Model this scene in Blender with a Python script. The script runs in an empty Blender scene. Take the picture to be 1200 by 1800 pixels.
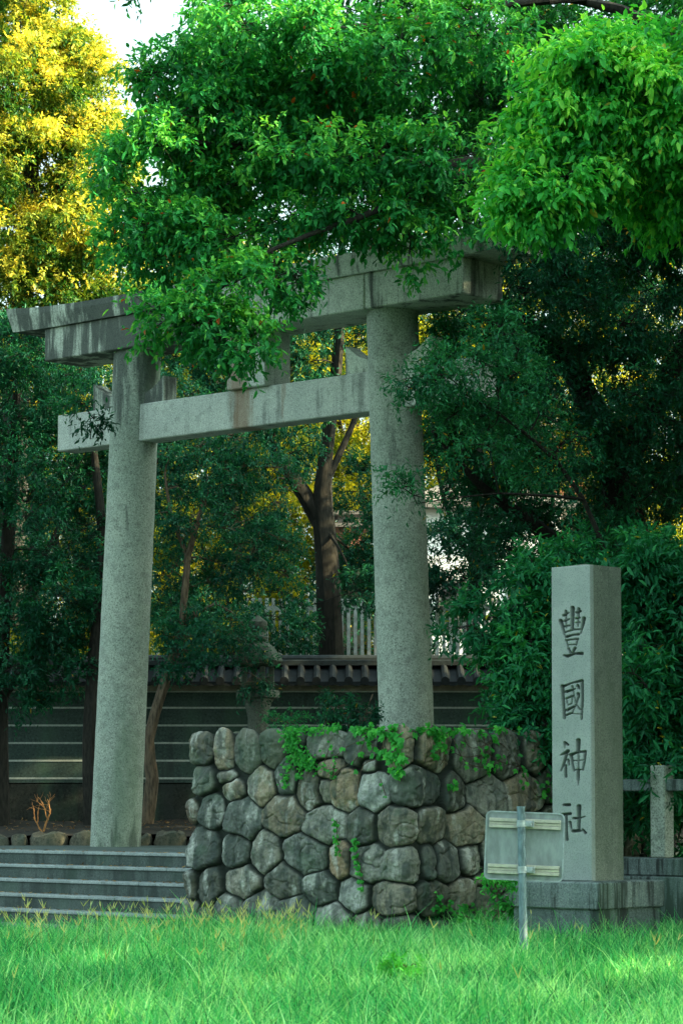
import bpy, math, random
import numpy as np
from mathutils import Vector

rng = np.random.default_rng(7)
random.seed(7)
sc = bpy.context.scene
COL = sc.collection

# ------------------------------------------------------------------ camera model
F = 4600.0; EYE = 1.32; HY = 1400.0; PITCH = math.radians(3.3)
CY = HY - F * math.tan(PITCH)
def ray(px, py):
    a = (px - 600) / F; b = (CY - py) / F
    cp, sp = math.cos(PITCH), math.sin(PITCH)
    return np.array([a, cp - b * sp, sp + b * cp])
def P(px, py, Y):
    d = ray(px, py); return np.array([0, 0, EYE]) + d * (Y / d[1])
def hitplane(px, py, p0, n):
    d = ray(px, py); o = np.array([0, 0, EYE])
    t = np.dot(np.asarray(p0) - o, n) / np.dot(d, n); return o + d * t
def proj(p):
    p = np.asarray(p, float); q = p - np.array([0, 0, EYE])
    cp, sp = math.cos(PITCH), math.sin(PITCH)
    dep = q[..., 1] * cp + q[..., 2] * sp
    up = -q[..., 1] * sp + q[..., 2] * cp
    return 600 + F * q[..., 0] / dep, CY - F * up / dep

TH = math.radians(41.5)
U = np.array([math.cos(TH), -math.sin(TH), 0.0])   # along the gate, to the right and nearer
N = np.array([math.sin(TH), math.cos(TH), 0.0])    # away behind the gate
ZU = np.array([0, 0, 1.0])

# ------------------------------------------------------------------ materials
def new_mat(name):
    m = bpy.data.materials.new(name); m.use_nodes = True
    nt = m.node_tree; nt.nodes.clear()
    out = nt.nodes.new('ShaderNodeOutputMaterial')
    return m, nt, out
def nd(nt, t, **kw):
    n = nt.nodes.new(t)
    for k, v in kw.items():
        if k.startswith('i_'):
            key = k[2:]
            key = int(key) if key.isdigit() else key.replace('_', ' ')
            if isinstance(v, bpy.types.NodeSocket): nt.links.new(v, n.inputs[key])
            else: n.inputs[key].default_value = v
        else: setattr(n, k, v)
    return n
def c4(c): return (c[0], c[1], c[2], 1.0)
def mixc(nt, fac, a, b, mode='MIX'):
    n = nt.nodes.new('ShaderNodeMix'); n.data_type = 'RGBA'; n.blend_type = mode
    for s, v in ((0, fac), (6, a), (7, b)):
        if isinstance(v, bpy.types.NodeSocket): nt.links.new(v, n.inputs[s])
        else: n.inputs[s].default_value = v if s == 0 else c4(v)
    return n.outputs[2]
def math_(nt, op, a, b=0.0, c=None, clamp=False):
    n = nt.nodes.new('ShaderNodeMath'); n.operation = op; n.use_clamp = clamp
    for s, v in ((0, a), (1, b), (2, c)):
        if v is None: continue
        if isinstance(v, bpy.types.NodeSocket): nt.links.new(v, n.inputs[s])
        else: n.inputs[s].default_value = v
    return n.outputs[0]
def ramp(nt, fac, a, b):
    n = nt.nodes.new('ShaderNodeMapRange'); n.clamp = True; n.interpolation_type = 'SMOOTHSTEP'
    nt.links.new(fac, n.inputs[0]); n.inputs[1].default_value = a; n.inputs[2].default_value = b
    return n.outputs[0]
def noise(nt, co, scale, detail=4, rough=.55, sc3=None):
    if sc3 is not None:
        mp = nt.nodes.new('ShaderNodeMapping'); nt.links.new(co, mp.inputs[0]); mp.inputs['Scale'].default_value = sc3
        co = mp.outputs[0]
    n = nt.nodes.new('ShaderNodeTexNoise'); nt.links.new(co, n.inputs['Vector'])
    n.inputs['Scale'].default_value = scale; n.inputs['Detail'].default_value = detail; n.inputs['Roughness'].default_value = rough
    return n.outputs['Fac']
def finish(nt, out, col, rough=.8, bumpf=None, bstr=.3, bdist=.01, spec=.3, metal=0.0):
    b = nt.nodes.new('ShaderNodeBsdfPrincipled')
    if isinstance(col, bpy.types.NodeSocket): nt.links.new(col, b.inputs['Base Color'])
    else: b.inputs['Base Color'].default_value = c4(col)
    if isinstance(rough, bpy.types.NodeSocket): nt.links.new(rough, b.inputs['Roughness'])
    else: b.inputs['Roughness'].default_value = rough
    b.inputs['Specular IOR Level'].default_value = spec; b.inputs['Metallic'].default_value = metal
    if bumpf is not None:
        bp = nt.nodes.new('ShaderNodeBump'); bp.inputs['Strength'].default_value = bstr; bp.inputs['Distance'].default_value = bdist
        nt.links.new(bumpf, bp.inputs['Height']); nt.links.new(bp.outputs[0], b.inputs['Normal'])
    nt.links.new(b.outputs[0], out.inputs[0]); return b
def coords(nt): return nt.nodes.new('ShaderNodeTexCoord').outputs['Object']

def granite(name, c1, c2, dark=.35, stain=0.4, moss=0.0, speck=70, top_stain=False, rust=None, mosscol=(.07, .15, .09), lo=.5, leftdark=0.0, topz=None, sf=5.5):
    m, nt, out = new_mat(name); co = coords(nt)
    sp = noise(nt, co, speck, 3, .8); big = noise(nt, co, 1.7, 5, .6); mid = noise(nt, co, 9, 5, .6)
    col = mixc(nt, ramp(nt, big, .35, .7), c1, c2)
    dk = tuple(x * dark for x in c1)
    col = mixc(nt, math_(nt, 'MULTIPLY', ramp(nt, sp, .53, .62), .8), col, dk)
    col = mixc(nt, math_(nt, 'MULTIPLY', ramp(nt, sp, .46, .36), .55), col, tuple(min(1, x * 1.5) for x in c2))
    col = mixc(nt, math_(nt, 'MULTIPLY', ramp(nt, mid, .5, .64), .3), col, dk)
    if stain > 0:
        st = noise(nt, co, 1.0, 6, .62, (sf, sf, sf * .1)); st2 = noise(nt, co, 1.1, 3, .5, (1.0, 1.0, .8))
        st3 = noise(nt, co, 1.0, 3, .6, (sf * 3, sf * 3, 1.2))
        s = math_(nt, 'ADD', math_(nt, 'MULTIPLY', st, .62), math_(nt, 'MULTIPLY', st2, .38))
        s = math_(nt, 'ADD', s, math_(nt, 'MULTIPLY', math_(nt, 'SUBTRACT', st3, .5), .16))
        if leftdark:
            mp0 = nd(nt, 'ShaderNodeVectorMath', operation='DOT_PRODUCT'); nt.links.new(co, mp0.inputs[0]); mp0.inputs[1].default_value = tuple(U)
            s = math_(nt, 'ADD', s, math_(nt, 'MULTIPLY', ramp(nt, mp0.outputs['Value'], 2.2, 1.2), leftdark))
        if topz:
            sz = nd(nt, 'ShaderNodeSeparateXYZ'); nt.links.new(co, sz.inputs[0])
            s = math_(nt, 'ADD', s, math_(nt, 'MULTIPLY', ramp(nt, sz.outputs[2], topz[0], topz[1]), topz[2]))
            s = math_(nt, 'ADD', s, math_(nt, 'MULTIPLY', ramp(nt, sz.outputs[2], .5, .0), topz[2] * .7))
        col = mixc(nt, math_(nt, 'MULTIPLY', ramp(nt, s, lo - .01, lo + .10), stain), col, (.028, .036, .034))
    if moss > 0:
        mo = noise(nt, co, .8, 5, .6, (2.2, 2.2, .5))
        col = mixc(nt, math_(nt, 'MULTIPLY', ramp(nt, mo, .48, .66), moss), col, mosscol)
    if rust is not None:
        mp = nd(nt, 'ShaderNodeVectorMath', operation='DOT_PRODUCT'); nt.links.new(co, mp.inputs[0]); mp.inputs[1].default_value = tuple(U)
        for (s0, w, am) in rust:
            d = math_(nt, 'ABSOLUTE', math_(nt, 'SUBTRACT', mp.outputs['Value'], s0))
            jit = noise(nt, co, 3, 4, .6, (6, 6, 1))
            mk = ramp(nt, math_(nt, 'ADD', d, math_(nt, 'MULTIPLY', math_(nt, 'SUBTRACT', jit, .5), .25)), w, w * .2)
            col = mixc(nt, math_(nt, 'MULTIPLY', mk, am), col, (.21, .095, .035))
    bf = math_(nt, 'ADD', math_(nt, 'MULTIPLY', sp, .5), mid)
    finish(nt, out, col, .85, bf, .35, .006, .2)
    return m

def plain(name, c, rough=.7, var=.25, scale=12, metal=0.0, sc3=None, spec=.3, bstr=.2):
    m, nt, out = new_mat(name); co = coords(nt)
    n = noise(nt, co, scale, 5, .6, sc3)
    col = mixc(nt, ramp(nt, n, .3, .7), tuple(x * (1 - var) for x in c), tuple(min(1, x * (1 + var)) for x in c))
    finish(nt, out, col, rough, n, bstr, .004, spec, metal); return m

def leaf_mat(name, dark, mid, lite, trans=.35, rough=.42, odd=None):
    m, nt, out = new_mat(name)
    at = nd(nt, 'ShaderNodeAttribute', attribute_name='tone')
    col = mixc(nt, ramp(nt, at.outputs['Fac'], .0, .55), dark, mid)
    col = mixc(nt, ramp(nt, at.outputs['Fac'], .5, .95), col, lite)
    if odd is not None: col = mixc(nt, ramp(nt, at.outputs['Fac'], .984, .987), col, odd)
    b = nt.nodes.new('ShaderNodeBsdfPrincipled'); nt.links.new(col, b.inputs['Base Color'])
    b.inputs['Roughness'].default_value = rough; b.inputs['Specular IOR Level'].default_value = .16
    t = nt.nodes.new('ShaderNodeBsdfTranslucent')
    tc = mixc(nt, 1.0, col, (1.5, 1.35, .55), 'MULTIPLY'); nt.links.new(tc, t.inputs[0])
    mx = nt.nodes.new('ShaderNodeMixShader'); mx.inputs[0].default_value = trans
    nt.links.new(b.outputs[0], mx.inputs[1]); nt.links.new(t.outputs[0], mx.inputs[2]); nt.links.new(mx.outputs[0], out.inputs[0])
    return m

# ------------------------------------------------------------------ mesh builders
class MB:
    def __init__(s): s.v = []; s.f = []
    def add(s, vs, fs):
        o = len(s.v); s.v += [tuple(map(float, p)) for p in vs]; s.f += [tuple(i + o for i in f) for f in fs]
    def box(s, o, ax, ay, az, bev=0.0):
        """box from corner o along the three edge vectors, edges chamfered by bev"""
        o, ax, ay, az = map(lambda q: np.asarray(q, float), (o, ax, ay, az))
        c = o + (ax + ay + az) / 2; L = [np.linalg.norm(a) for a in (ax, ay, az)]; e = [a / l for a, l in zip((ax, ay, az), L)]
        if bev <= 0:
            pts = [c + sum(sg[k] * L[k] / 2 * e[k] for k in range(3)) for sg in [(-1,-1,-1),(1,-1,-1),(1,1,-1),(-1,1,-1),(-1,-1,1),(1,-1,1),(1,1,1),(-1,1,1)]]
            fs = [(3,2,1,0),(4,5,6,7),(0,1,5,4),(1,2,6,5),(2,3,7,6),(3,0,4,7)]
            s.add(pts, fs); return
        pts = []; idx = {}
        for sg in [(a, b, d) for a in (-1, 1) for b in (-1, 1) for d in (-1, 1)]:
            for k in range(3):
                p = c.copy()
                for j in range(3): p = p + sg[j] * (L[j] / 2 - (0 if j == k else bev)) * e[j]
                idx[(sg, k)] = len(pts); pts.append(p)
        fs = []
        for k in range(3):
            a, b = [j for j in range(3) if j != k]
            for sk in (-1, 1):
                q = []
                for (sa, sb) in ((-1, -1), (1, -1), (1, 1), (-1, 1)):
                    sg = [0, 0, 0]; sg[k] = sk; sg[a] = sa; sg[b] = sb; q.append(idx[(tuple(sg), k)])
                fs.append(tuple(q))
        for k in range(3):
            a, b = [j for j in range(3) if j != k]
            for sa in (-1, 1):
                for sb in (-1, 1):
                    g = []
                    for sk in (-1, 1):
                        sg = [0, 0, 0]; sg[k] = sk; sg[a] = sa; sg[b] = sb; g.append(tuple(sg))
                    fs.append((idx[(g[0], a)], idx[(g[1], a)], idx[(g[1], b)], idx[(g[0], b)]))
        for sg in [(a, b, d) for a in (-1, 1) for b in (-1, 1) for d in (-1, 1)]:
            fs.append(tuple(idx[(sg, k)] for k in range(3)))
        s.add(pts, fs)
    def tube(s, pts, rad, sides=8, cap=True, wob=0.0):
        pts = np.asarray(pts, float); n = len(pts)
        rad = np.broadcast_to(np.asarray(rad, float), (n,))
        t = np.gradient(pts, axis=0); t /= np.linalg.norm(t, axis=1)[:, None] + 1e-9
        ref = np.array([1.0, 0, 0]) if abs(t[0, 0]) < .8 else np.array([0, 1.0, 0])
        vs = []
        a = np.arange(sides) * 2 * math.pi / sides
        ph = random.random() * 6
        for i in range(n):
            x = np.cross(t[i], ref); x /= np.linalg.norm(x) + 1e-9; y = np.cross(t[i], x)
            rr = rad[i] * (1 + wob * np.sin(a * 3 + ph + i * .5) + wob * .6 * np.sin(a * 5 + 2 * ph - i * .3)) if wob else rad[i]
            ring = pts[i] + (np.cos(a) * rr)[:, None] * x + (np.sin(a) * rr)[:, None] * y
            vs += list(ring); ref = np.cross(y, t[i]) if False else x * 0 + ref
        fs = [(i * sides + j, i * sides + (j + 1) % sides, (i + 1) * sides + (j + 1) % sides, (i + 1) * sides + j) for i in range(n - 1) for j in range(sides)]
        if cap: fs += [tuple(range(sides))[::-1], tuple((n - 1) * sides + j for j in range(sides))]
        s.add(vs, fs)
    def loft(s, c, prof, sides=24, rot=0.0, cap=True):
        """rings (z, r) around a vertical axis through c; sides=4/6 gives prisms"""
        c = np.asarray(c, float); vs = []
        for z, r in prof:
            for j in range(sides):
                a = rot + 2 * math.pi * j / sides; vs.append((c[0] + r * math.cos(a), c[1] + r * math.sin(a), c[2] + z))
        n = len(prof)
        fs = [(i * sides + j, i * sides + (j + 1) % sides, (i + 1) * sides + (j + 1) % sides, (i + 1) * sides + j) for i in range(n - 1) for j in range(sides)]
        if cap: fs += [tuple(range(sides))[::-1], tuple((n - 1) * sides + j for j in range(sides))]
        s.add(vs, fs)

def link(name, me, mat, parent=None, smooth=False):
    o = bpy.data.objects.new(name, me); COL.objects.link(o)
    if mat is not None: me.materials.append(mat)
    if parent is not None: o.parent = parent
    if smooth: me.polygons.foreach_set('use_smooth', np.ones(len(me.polygons), bool))
    return o
def build(name, mb, mat, parent=None, smooth=False, at=None):
    """mesh from world coordinates; its origin is the parent's (or at)"""
    me = bpy.data.meshes.new(name)
    org = np.array(at if at is not None else (tuple(parent.location) if parent is not None and parent.parent is None else (0, 0, 0)), float)
    if parent is not None and parent.parent is not None: org = np.array(tuple(parent.parent.location))
    vs = np.asarray(mb.v) - org
    me.from_pydata(vs.tolist(), [], mb.f); me.update()
    o = link(name, me, mat, parent, smooth)
    if parent is None and at is not None: o.location = at
    if smooth:
        try: me.set_sharp_from_angle(angle=math.radians(40))
        except Exception: pass
    return o
def quads_mesh(name, V, Q, attrs, mat, parent=None, org=(0, 0, 0), smooth=False):
    me = bpy.data.meshes.new(name)
    V = (np.asarray(V) - np.asarray(org)).astype(np.float32); Q = np.asarray(Q, np.int32); k = Q.shape[1]
    me.vertices.add(len(V)); me.vertices.foreach_set('co', V.ravel())
    me.loops.add(Q.size); me.loops.foreach_set('vertex_index', Q.ravel())
    me.polygons.add(len(Q)); me.polygons.foreach_set('loop_start', np.arange(0, Q.size, k, dtype=np.int32))
    try: me.polygons.foreach_set('loop_total', np.full(len(Q), k, np.int32))
    except Exception: pass
    me.update(calc_edges=True)
    for an, av in attrs.items():
        a = me.attributes.new(an, 'FLOAT', 'POINT'); a.data.foreach_set('value', np.asarray(av, np.float32))
    o = link(name, me, mat, parent, smooth)
    return o
def tag(o, label=None, cat=None, group=None, kind=None):
    if label: o['label'] = label
    if cat: o['category'] = cat
    if group: o['group'] = group
    if kind: o['kind'] = kind
    return o
def thing(name, label, cat, loc, group=None):
    o = bpy.data.objects.new(name, None); COL.objects.link(o); o.location = tuple(map(float, loc)); o.empty_display_size = .3
    return tag(o, label, cat, group)

def unit(a): return a / (np.linalg.norm(a, axis=-1, keepdims=True) + 1e-9)
def leaf_arrays(pos, ax, nr, ln, wd, tone, droop=.14):
    ax = unit(ax); nr = unit(nr - ax * np.sum(ax * nr, 1, keepdims=True)); sd = np.cross(ax, nr)
    T = np.array([(0, 0, 0), (.28, -.40, .07), (.68, -.33, .02), (1, 0, -droop), (.68, .33, .02), (.28, .40, .07)])
    V = pos[:, None, :] + ax[:, None, :] * (T[None, :, 0:1] * ln[:, None, None]) + sd[:, None, :] * (T[None, :, 1:2] * wd[:, None, None]) \
        + nr[:, None, :] * (T[None, :, 2:3] * ln[:, None, None])
    n = len(pos); base = (np.arange(n) * 6)[:, None]
    Q = np.concatenate([base + np.array([[0, 1, 2, 3]]), base + np.array([[0, 3, 4, 5]])], 1).reshape(-1, 4)
    return V.reshape(-1, 3), Q, np.repeat(tone, 6)

def tuft_leaves(cen, out, n_tw, n_lf, tw_len, llen, lwid, ttone, droop=.35, spread=.9):
    """leaves of many tufts: cen (K,3), out (K,3) outward direction"""
    K = len(cen)
    d = unit(out[:, None, :] * .8 + rng.normal(0, spread * .6, (K, n_tw, 3)) + np.array([0, 0, -.05]))
    L = tw_len * rng.uniform(.5, 1.15, (K, n_tw, 1))
    t = (np.arange(n_lf) + .6) / n_lf
    t = t[None, None, :, None] * np.ones((K, n_tw, 1, 1)) + rng.normal(0, .04, (K, n_tw, n_lf, 1))
    pos = cen[:, None, None, :] + d[:, :, None, :] * L[:, :, None, :] * t + np.array([0, 0, -1.0]) * (.22 * L[:, :, None, :] * t ** 2)
    side = rng.normal(0, 1, (K, n_tw, n_lf, 3))
    ax = unit(d[:, :, None, :] * .55 + unit(side) * .85 + np.array([0, 0, -droop]))
    nr = unit(np.array([0, 0, 1.0]) + d[:, :, None, :] * .6 + rng.normal(0, .45, ax.shape))
    M = K * n_tw * n_lf
    tone = np.clip(ttone[:, None, None] + rng.normal(0, .16, (K, n_tw, n_lf)), 0, .98).ravel()
    tone = np.where(rng.random(M) < .006, 1.0, tone)
    ln = llen * rng.uniform(.42, 1.22, M); wd = lwid * ln / llen * rng.uniform(.8, 1.1, M)
    return pos.reshape(M, 3), ax.reshape(M, 3), nr.reshape(M, 3), ln, wd, tone

def bez(a, b, up=.15, jit=.06, step=.3):
    a = np.asarray(a, float); b = np.asarray(b, float); L = np.linalg.norm(b - a)
    m = (a + b) / 2 + np.array([0, 0, up * L]) + rng.normal(0, jit * L, 3)
    n = max(3, int(L / step) + 1); t = np.linspace(0, 1, n)[:, None]
    return (1 - t) ** 2 * a + 2 * t * (1 - t) * m + t ** 2 * b
def smoothpath(pts, step=.35):
    pts = np.asarray(pts, float); out = []
    n = len(pts)
    for i in range(n - 1):
        p0 = pts[max(i - 1, 0)]; p1 = pts[i]; p2 = pts[i + 1]; p3 = pts[min(i + 2, n - 1)]
        k = max(2, int(np.linalg.norm(p2[:3] - p1[:3]) / step))
        for j in range(k):
            t = j / k
            out.append(.5 * ((2 * p1) + (-p0 + p2) * t + (2 * p0 - 5 * p1 + 4 * p2 - p3) * t * t + (-p0 + 3 * p1 - 3 * p2 + p3) * t ** 3))
    out.append(pts[-1]); return np.array(out)

def tree(name, label, limbs, blobs, mat, bark, leaf=(.08, .036), tufts=8, ntw=5, nlf=6, twl=.24, cat='tree', group=None, subr=.42, tone0=.45, droop=.35, twigs=True, gap=.0, trunk_name='trunk', crown_name='crown', sides=9, tip=.12):
    """limbs: list of polylines of (x,y,z,r); blobs: (center3, radii3, nsub)"""
    base = np.array(limbs[0][0][:3], float)
    root = thing(name, label, cat, base, group)
    mb = MB(); nodes = []; nrad = []
    for li, lm in enumerate(limbs):
        lp = smoothpath(lm); mb.tube(lp[:, :3], lp[:, 3], sides, wob=.05)
        k0 = 0 if li else int(len(lp) * .3)
        nodes += list(lp[k0:, :3]); nrad += list(lp[k0:, 3])
    subs = []
    for c, r, n in blobs:
        c = np.asarray(c, float); r = np.asarray(r, float)
        d = unit(rng.normal(0, 1, (n, 3))); rad = .35 + .65 * np.sqrt(rng.random((n, 1)))
        p = c + d * r * rad
        for q in range(n): subs.append(np.concatenate([p[q], unit((d[q] / r) * r.mean() + np.array([0, 0, .35]))]))
    subs = np.array(subs)
    nodes = np.array(nodes); nrad = np.array(nrad)
    dist = np.array([np.min(np.linalg.norm(nodes - s[:3], axis=1)) for s in subs])
    tb = MB()
    for i in np.argsort(dist):
        s = subs[i]; dd = np.linalg.norm(nodes - s[:3], axis=1) + .5 * np.maximum(0, nodes[:, 2] - s[2])
        j = int(np.argmin(dd)); a = nodes[j]; L = dd[j]
        if L > .12:
            path = bez(a, s[:3], .10, .09, .28); r0 = min(nrad[j] * .75, .012 + .014 * L); r1 = .007
            rr = np.linspace(r0, r1, len(path))
            (mb if r0 > .02 else tb).tube(path, rr, 6 if r0 > .03 else 4, cap=False)
            nodes = np.concatenate([nodes, path[1:]]); nrad = np.concatenate([nrad, rr[1:]])
    # tufts on dome of each clump
    S = len(subs); K = S * tufts
    sz = subr * rng.uniform(.6, 1.3, (S, 1, 1))
    od = unit(subs[:, None, 3:] * .7 + unit(rng.normal(0, 1, (S, tufts, 3))))
    pos = subs[:, None, :3] + od * sz * rng.uniform(.25, 1.0, (S, tufts, 1)) * np.array([1, 1, .7])
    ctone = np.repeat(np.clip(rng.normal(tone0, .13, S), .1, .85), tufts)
    ctone = np.clip(ctone + tip * (od[..., 2] + .6 * np.linalg.norm(pos - subs[:, None, :3], axis=2) / subr - .5).reshape(K), .05, .95)  # clump tops and outsides lighter: sunlit side put into the leaf tone
    cen = pos.reshape(K, 3); out = unit(od + np.array([0, 0, .2])).reshape(K, 3)
    if gap > 0:
        keep = (np.sin(cen[:, 0] * 2.3 + cen[:, 2] * 1.7) * np.sin(cen[:, 2] * 2.9 - cen[:, 0] * 1.3 + 1) > -1 + gap)
        cen, out, ctone = cen[keep], out[keep], ctone[keep]
    if twigs:
        par = subs[:, None, :3] * np.ones((1, tufts, 1)); par = par.reshape(-1, 3)
        if gap > 0: par = par[keep]
        for a, b in zip(par, cen): tb.tube([a, (a + b) / 2 + np.array([0, 0, .02]), b], [.005, .004, .002], 3, cap=False)
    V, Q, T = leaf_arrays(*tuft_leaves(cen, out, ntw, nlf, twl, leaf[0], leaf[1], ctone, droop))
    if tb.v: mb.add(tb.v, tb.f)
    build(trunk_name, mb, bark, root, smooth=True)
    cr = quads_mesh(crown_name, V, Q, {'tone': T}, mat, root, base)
    return root
def B(px, py, Z, rx, ry, rz, n):
    c = P(px, py, Z); s = Z / F; return (c, (rx * s, rz, ry * s), n)
def LP(px, py, Z, rpx):
    c = P(px, py, Z); return (c[0], c[1], c[2], rpx * Z / F)
def copy_tree(root, loc, rz, scale, label, name=None):
    r = root.copy(); COL.objects.link(r); r.location = tuple(map(float, loc)); r.rotation_euler = (0, 0, rz); r.scale = (scale,) * 3
    r['label'] = label
    for ch in root.children:
        c = ch.copy(); COL.objects.link(c); c.parent = r
    return r
EXPO = 2.15
# ------------------------------------------------------------------ material instances
M = {}
M['torii'] = granite('weathered_granite', (.41, .46, .39), (.53, .58, .49), .4, .86, .0, 60, lo=.525, leftdark=.095)
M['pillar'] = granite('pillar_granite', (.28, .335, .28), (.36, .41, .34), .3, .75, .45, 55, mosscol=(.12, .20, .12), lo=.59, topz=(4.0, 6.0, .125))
M['pillar_clean'] = granite('clean_pillar_granite', (.29, .34, .285), (.37, .42, .35), .3, .5, .4, 55, mosscol=(.14, .22, .14), lo=.60)
M['stele'] = granite('shaded_stele_granite', (.165, .20, .16), (.215, .25, .20), .5, .30, .5, 80, mosscol=(.10, .14, .09), lo=.56)  # shaft darker than the carved face: side shade in the colour, besides moss
M['plinth'] = granite('plinth_granite', (.12, .16, .155), (.18, .23, .215), .45, .94, .3, 70, lo=.492, topz=(.10, .45, .02), sf=11)
M['ledge'] = granite('stained_ledge_granite', (.16, .205, .20), (.23, .285, .265), .45, .96, .2, 70, lo=.46, sf=12)
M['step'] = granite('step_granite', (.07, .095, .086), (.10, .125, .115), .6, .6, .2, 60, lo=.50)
M['nosing'] = granite('pale_step_granite', (.26, .31, .30), (.34, .39, .37), .6, .2, .0, 60)  # treads paler than the risers
M['lantern'] = granite('lantern_granite', (.075, .09, .07), (.11, .12, .095), .5, .6, .4, 60)
M['kerb'] = granite('kerb_rock', (.075, .075, .055), (.14, .125, .09), .5, .4, .15, 30)
M['wallrock'] = granite('dark_wall_rock', (.016, .021, .018), (.03, .033, .027), .5, .4, .3, 30)
M['bark'] = plain('dark_bark', (.02, .019, .015), .95, .5, 7, sc3=(5, 5, 1), bstr=1.0)
M['bark2'] = plain('tan_bark', (.10, .075, .05), .95, .5, 7, sc3=(5, 5, 1), bstr=1.0)
M['soil'] = plain('leaf_strewn_soil', (.018, .016, .011), 1.0, .6, 14, bstr=1.0)
M['turf'] = plain('turf_soil', (.03, .07, .025), 1.0, .5, 9)
M['pave'] = plain('pavement_slab', (.22, .24, .24), .9, .2, 30)
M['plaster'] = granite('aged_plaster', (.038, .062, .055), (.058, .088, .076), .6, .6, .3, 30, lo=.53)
M['cream'] = plain('cream_plaster', (.25, .24, .19), .95, .25, 8)
M['line'] = plain('white_wall_line', (.36, .40, .36), .9, .2, 20)
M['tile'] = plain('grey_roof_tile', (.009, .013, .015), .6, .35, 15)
M['tileridge'] = plain('ridge_tile', (.018, .026, .028), .55, .3, 15)
M['picket'] = plain('pale_picket', (.62, .66, .64), .8, .3, 10)
M['whitewall'] = plain('white_render', (.75, .78, .78), .9, .06, 4)
M['brick'] = plain('red_brown_render', (.24, .10, .07), .9, .25, 10)
M['roofdark'] = plain('slate_roof', (.16, .15, .14), .8, .25, 10)
M['window'] = plain('dark_window', (.03, .035, .04), .2, .2, 4, spec=.6)
M['galv'] = plain('galvanised_steel', (.17, .25, .275), .65, .28, 14, .35, sc3=(3, 3, 1), bstr=.08)
M['alu'] = plain('weathered_aluminium', (.29, .345, .34), .65, .2, 7, .25, sc3=(2, 2, .8), bstr=.06)
M['rail'] = plain('cream_metal_rail', (.54, .54, .44), .6, .16, 18, .1)
M['clamp'] = plain('bright_clamp', (.38, .45, .46), .5, .2, 22, .4)

M['lf_canopy'] = leaf_mat('camphor_leaves', (.012, .13, .040), (.035, .29, .065), (.20, .60, .10), .38, .42, (.45, .10, .02))
M['lf_shaded'] = leaf_mat('shaded_camphor_leaves', (.008, .075, .026), (.018, .15, .04), (.06, .30, .06), .36, .42, (.5, .30, .03))  # camphor leaf darkened, the crown's shade is put into the colour
M['lf_skylit'] = leaf_mat('skylit_camphor_leaves', (.020, .22, .05), (.07, .48, .07), (.33, .78, .10), .38, .42, (.40, .40, .05))  # camphor leaf lightened, open sky light is put into the colour
M['lf_dark'] = leaf_mat('dark_evergreen_leaves', (.006, .055, .032), (.012, .115, .055), (.035, .24, .09), .30, .42, (.30, .20, .02))
M['lf_teal'] = leaf_mat('shade_leaves', (.006, .055, .038), (.014, .115, .068), (.035, .22, .11), .34, .42, (.4, .35, .03))
M['lf_gold'] = leaf_mat('sunlit_golden_leaves', (.02, .09, .014), (.20, .27, .03), (.78, .66, .10), .42, .5)  # the low sun's yellow is put into the leaf colour
M['lf_yell'] = leaf_mat('yellow_green_leaves', (.10, .16, .015), (.38, .38, .02), (.80, .62, .04), .5, .5)
M['lf_shrub'] = leaf_mat('hedge_leaves', (.008, .10, .045), (.020, .20, .075), (.06, .40, .12), .30, .40, (.5, .45, .05))
M['lf_ivy'] = leaf_mat('ivy_leaves', (.03, .22, .05), (.05, .38, .06), (.14, .62, .10), .35, .45)
M['grass'] = leaf_mat('grass_blades', (.010, .14, .042), (.08, .54, .16), (.50, .92, .40), .40, .5)
M['seed'] = leaf_mat('dry_seed_heads', (.42, .48, .14), (.65, .65, .25), (.85, .80, .40), .5, .6)
M['litter'] = leaf_mat('fallen_leaf', (.12, .06, .02), (.28, .15, .05), (.45, .28, .10), .1, .7)

# ------------------------------------------------------------------ setting: ground levels
LZ = EYE - .60
def strip(mb, pts, z0, z1):
    n = len(pts); vs = [(p[0], p[1], z0) for p in pts] + [(p[0], p[1], z1) for p in pts]
    fs = [tuple(range(n))[::-1], tuple(range(n, 2 * n))] + [(i, (i + 1) % n, n + (i + 1) % n, n + i) for i in range(n)]
    mb.add(vs, fs)
g = MB(); g.add([(-300, -60, 0), (300, -60, 0), (300, 500, 0), (-300, 500, 0)], [(0, 1, 2, 3)])
tag(build('ground', g, M['turf']), kind='structure')
# steps frame: landing front edge passes through E0 with direction U
E0 = P(160, 1496.7, 28.4); E0[2] = 0
WC = P(715, 1650, 23.94); WC[2] = 0            # stone wall corner
WTOP = 1.965
def on_front(px):   # point of the wall's front face line seen at px
    k = (px - 600) / F  # X = k Y ; WC + t*U
    t = (k * WC[1] - WC[0]) / (U[0] - k * U[1]); return t
tL = on_front(333)                              # left end of the wall (negative)
wall_left = WC + tL * U
# right boundary of the steps is the wall's left end line (along N)
def uv(p): p = np.asarray(p); return float(np.dot(p[:2], U[:2])), float(np.dot(p[:2], N[:2]))
def w(u, n, z=0.0): return np.array([U[0] * u + N[0] * n, U[1] * u + N[1] * n, z])
eu, en = uv(E0); wu, wn = uv(wall_left); cu, cn = uv(WC)
TR = .288; RI = LZ / 5
landing = MB(); strip(landing, [w(wu - 14, en + .02)[:2], w(wu + .04, en + .02)[:2], w(wu + .04, wn + .78)[:2], w(cu - .80, wn + .78)[:2], w(cu - .80, en + 8)[:2], w(wu - 14, en + 8)[:2]], -.2, LZ - .003)
tag(build('landing', landing, M['step']), kind='structure')
pv = MB(); strip(pv, [w(wu - 14, en - 5 * TR - 2.2)[:2], w(wu - .1, en - 5 * TR - 2.2)[:2], w(wu - .1, en - 4 * TR)[:2], w(wu - 14, en - 4 * TR)[:2]], -.1, .006)
tag(build('pavement', pv, M['pave']), kind='structure')
bed = MB()
nx, ny = 60, 16
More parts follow.
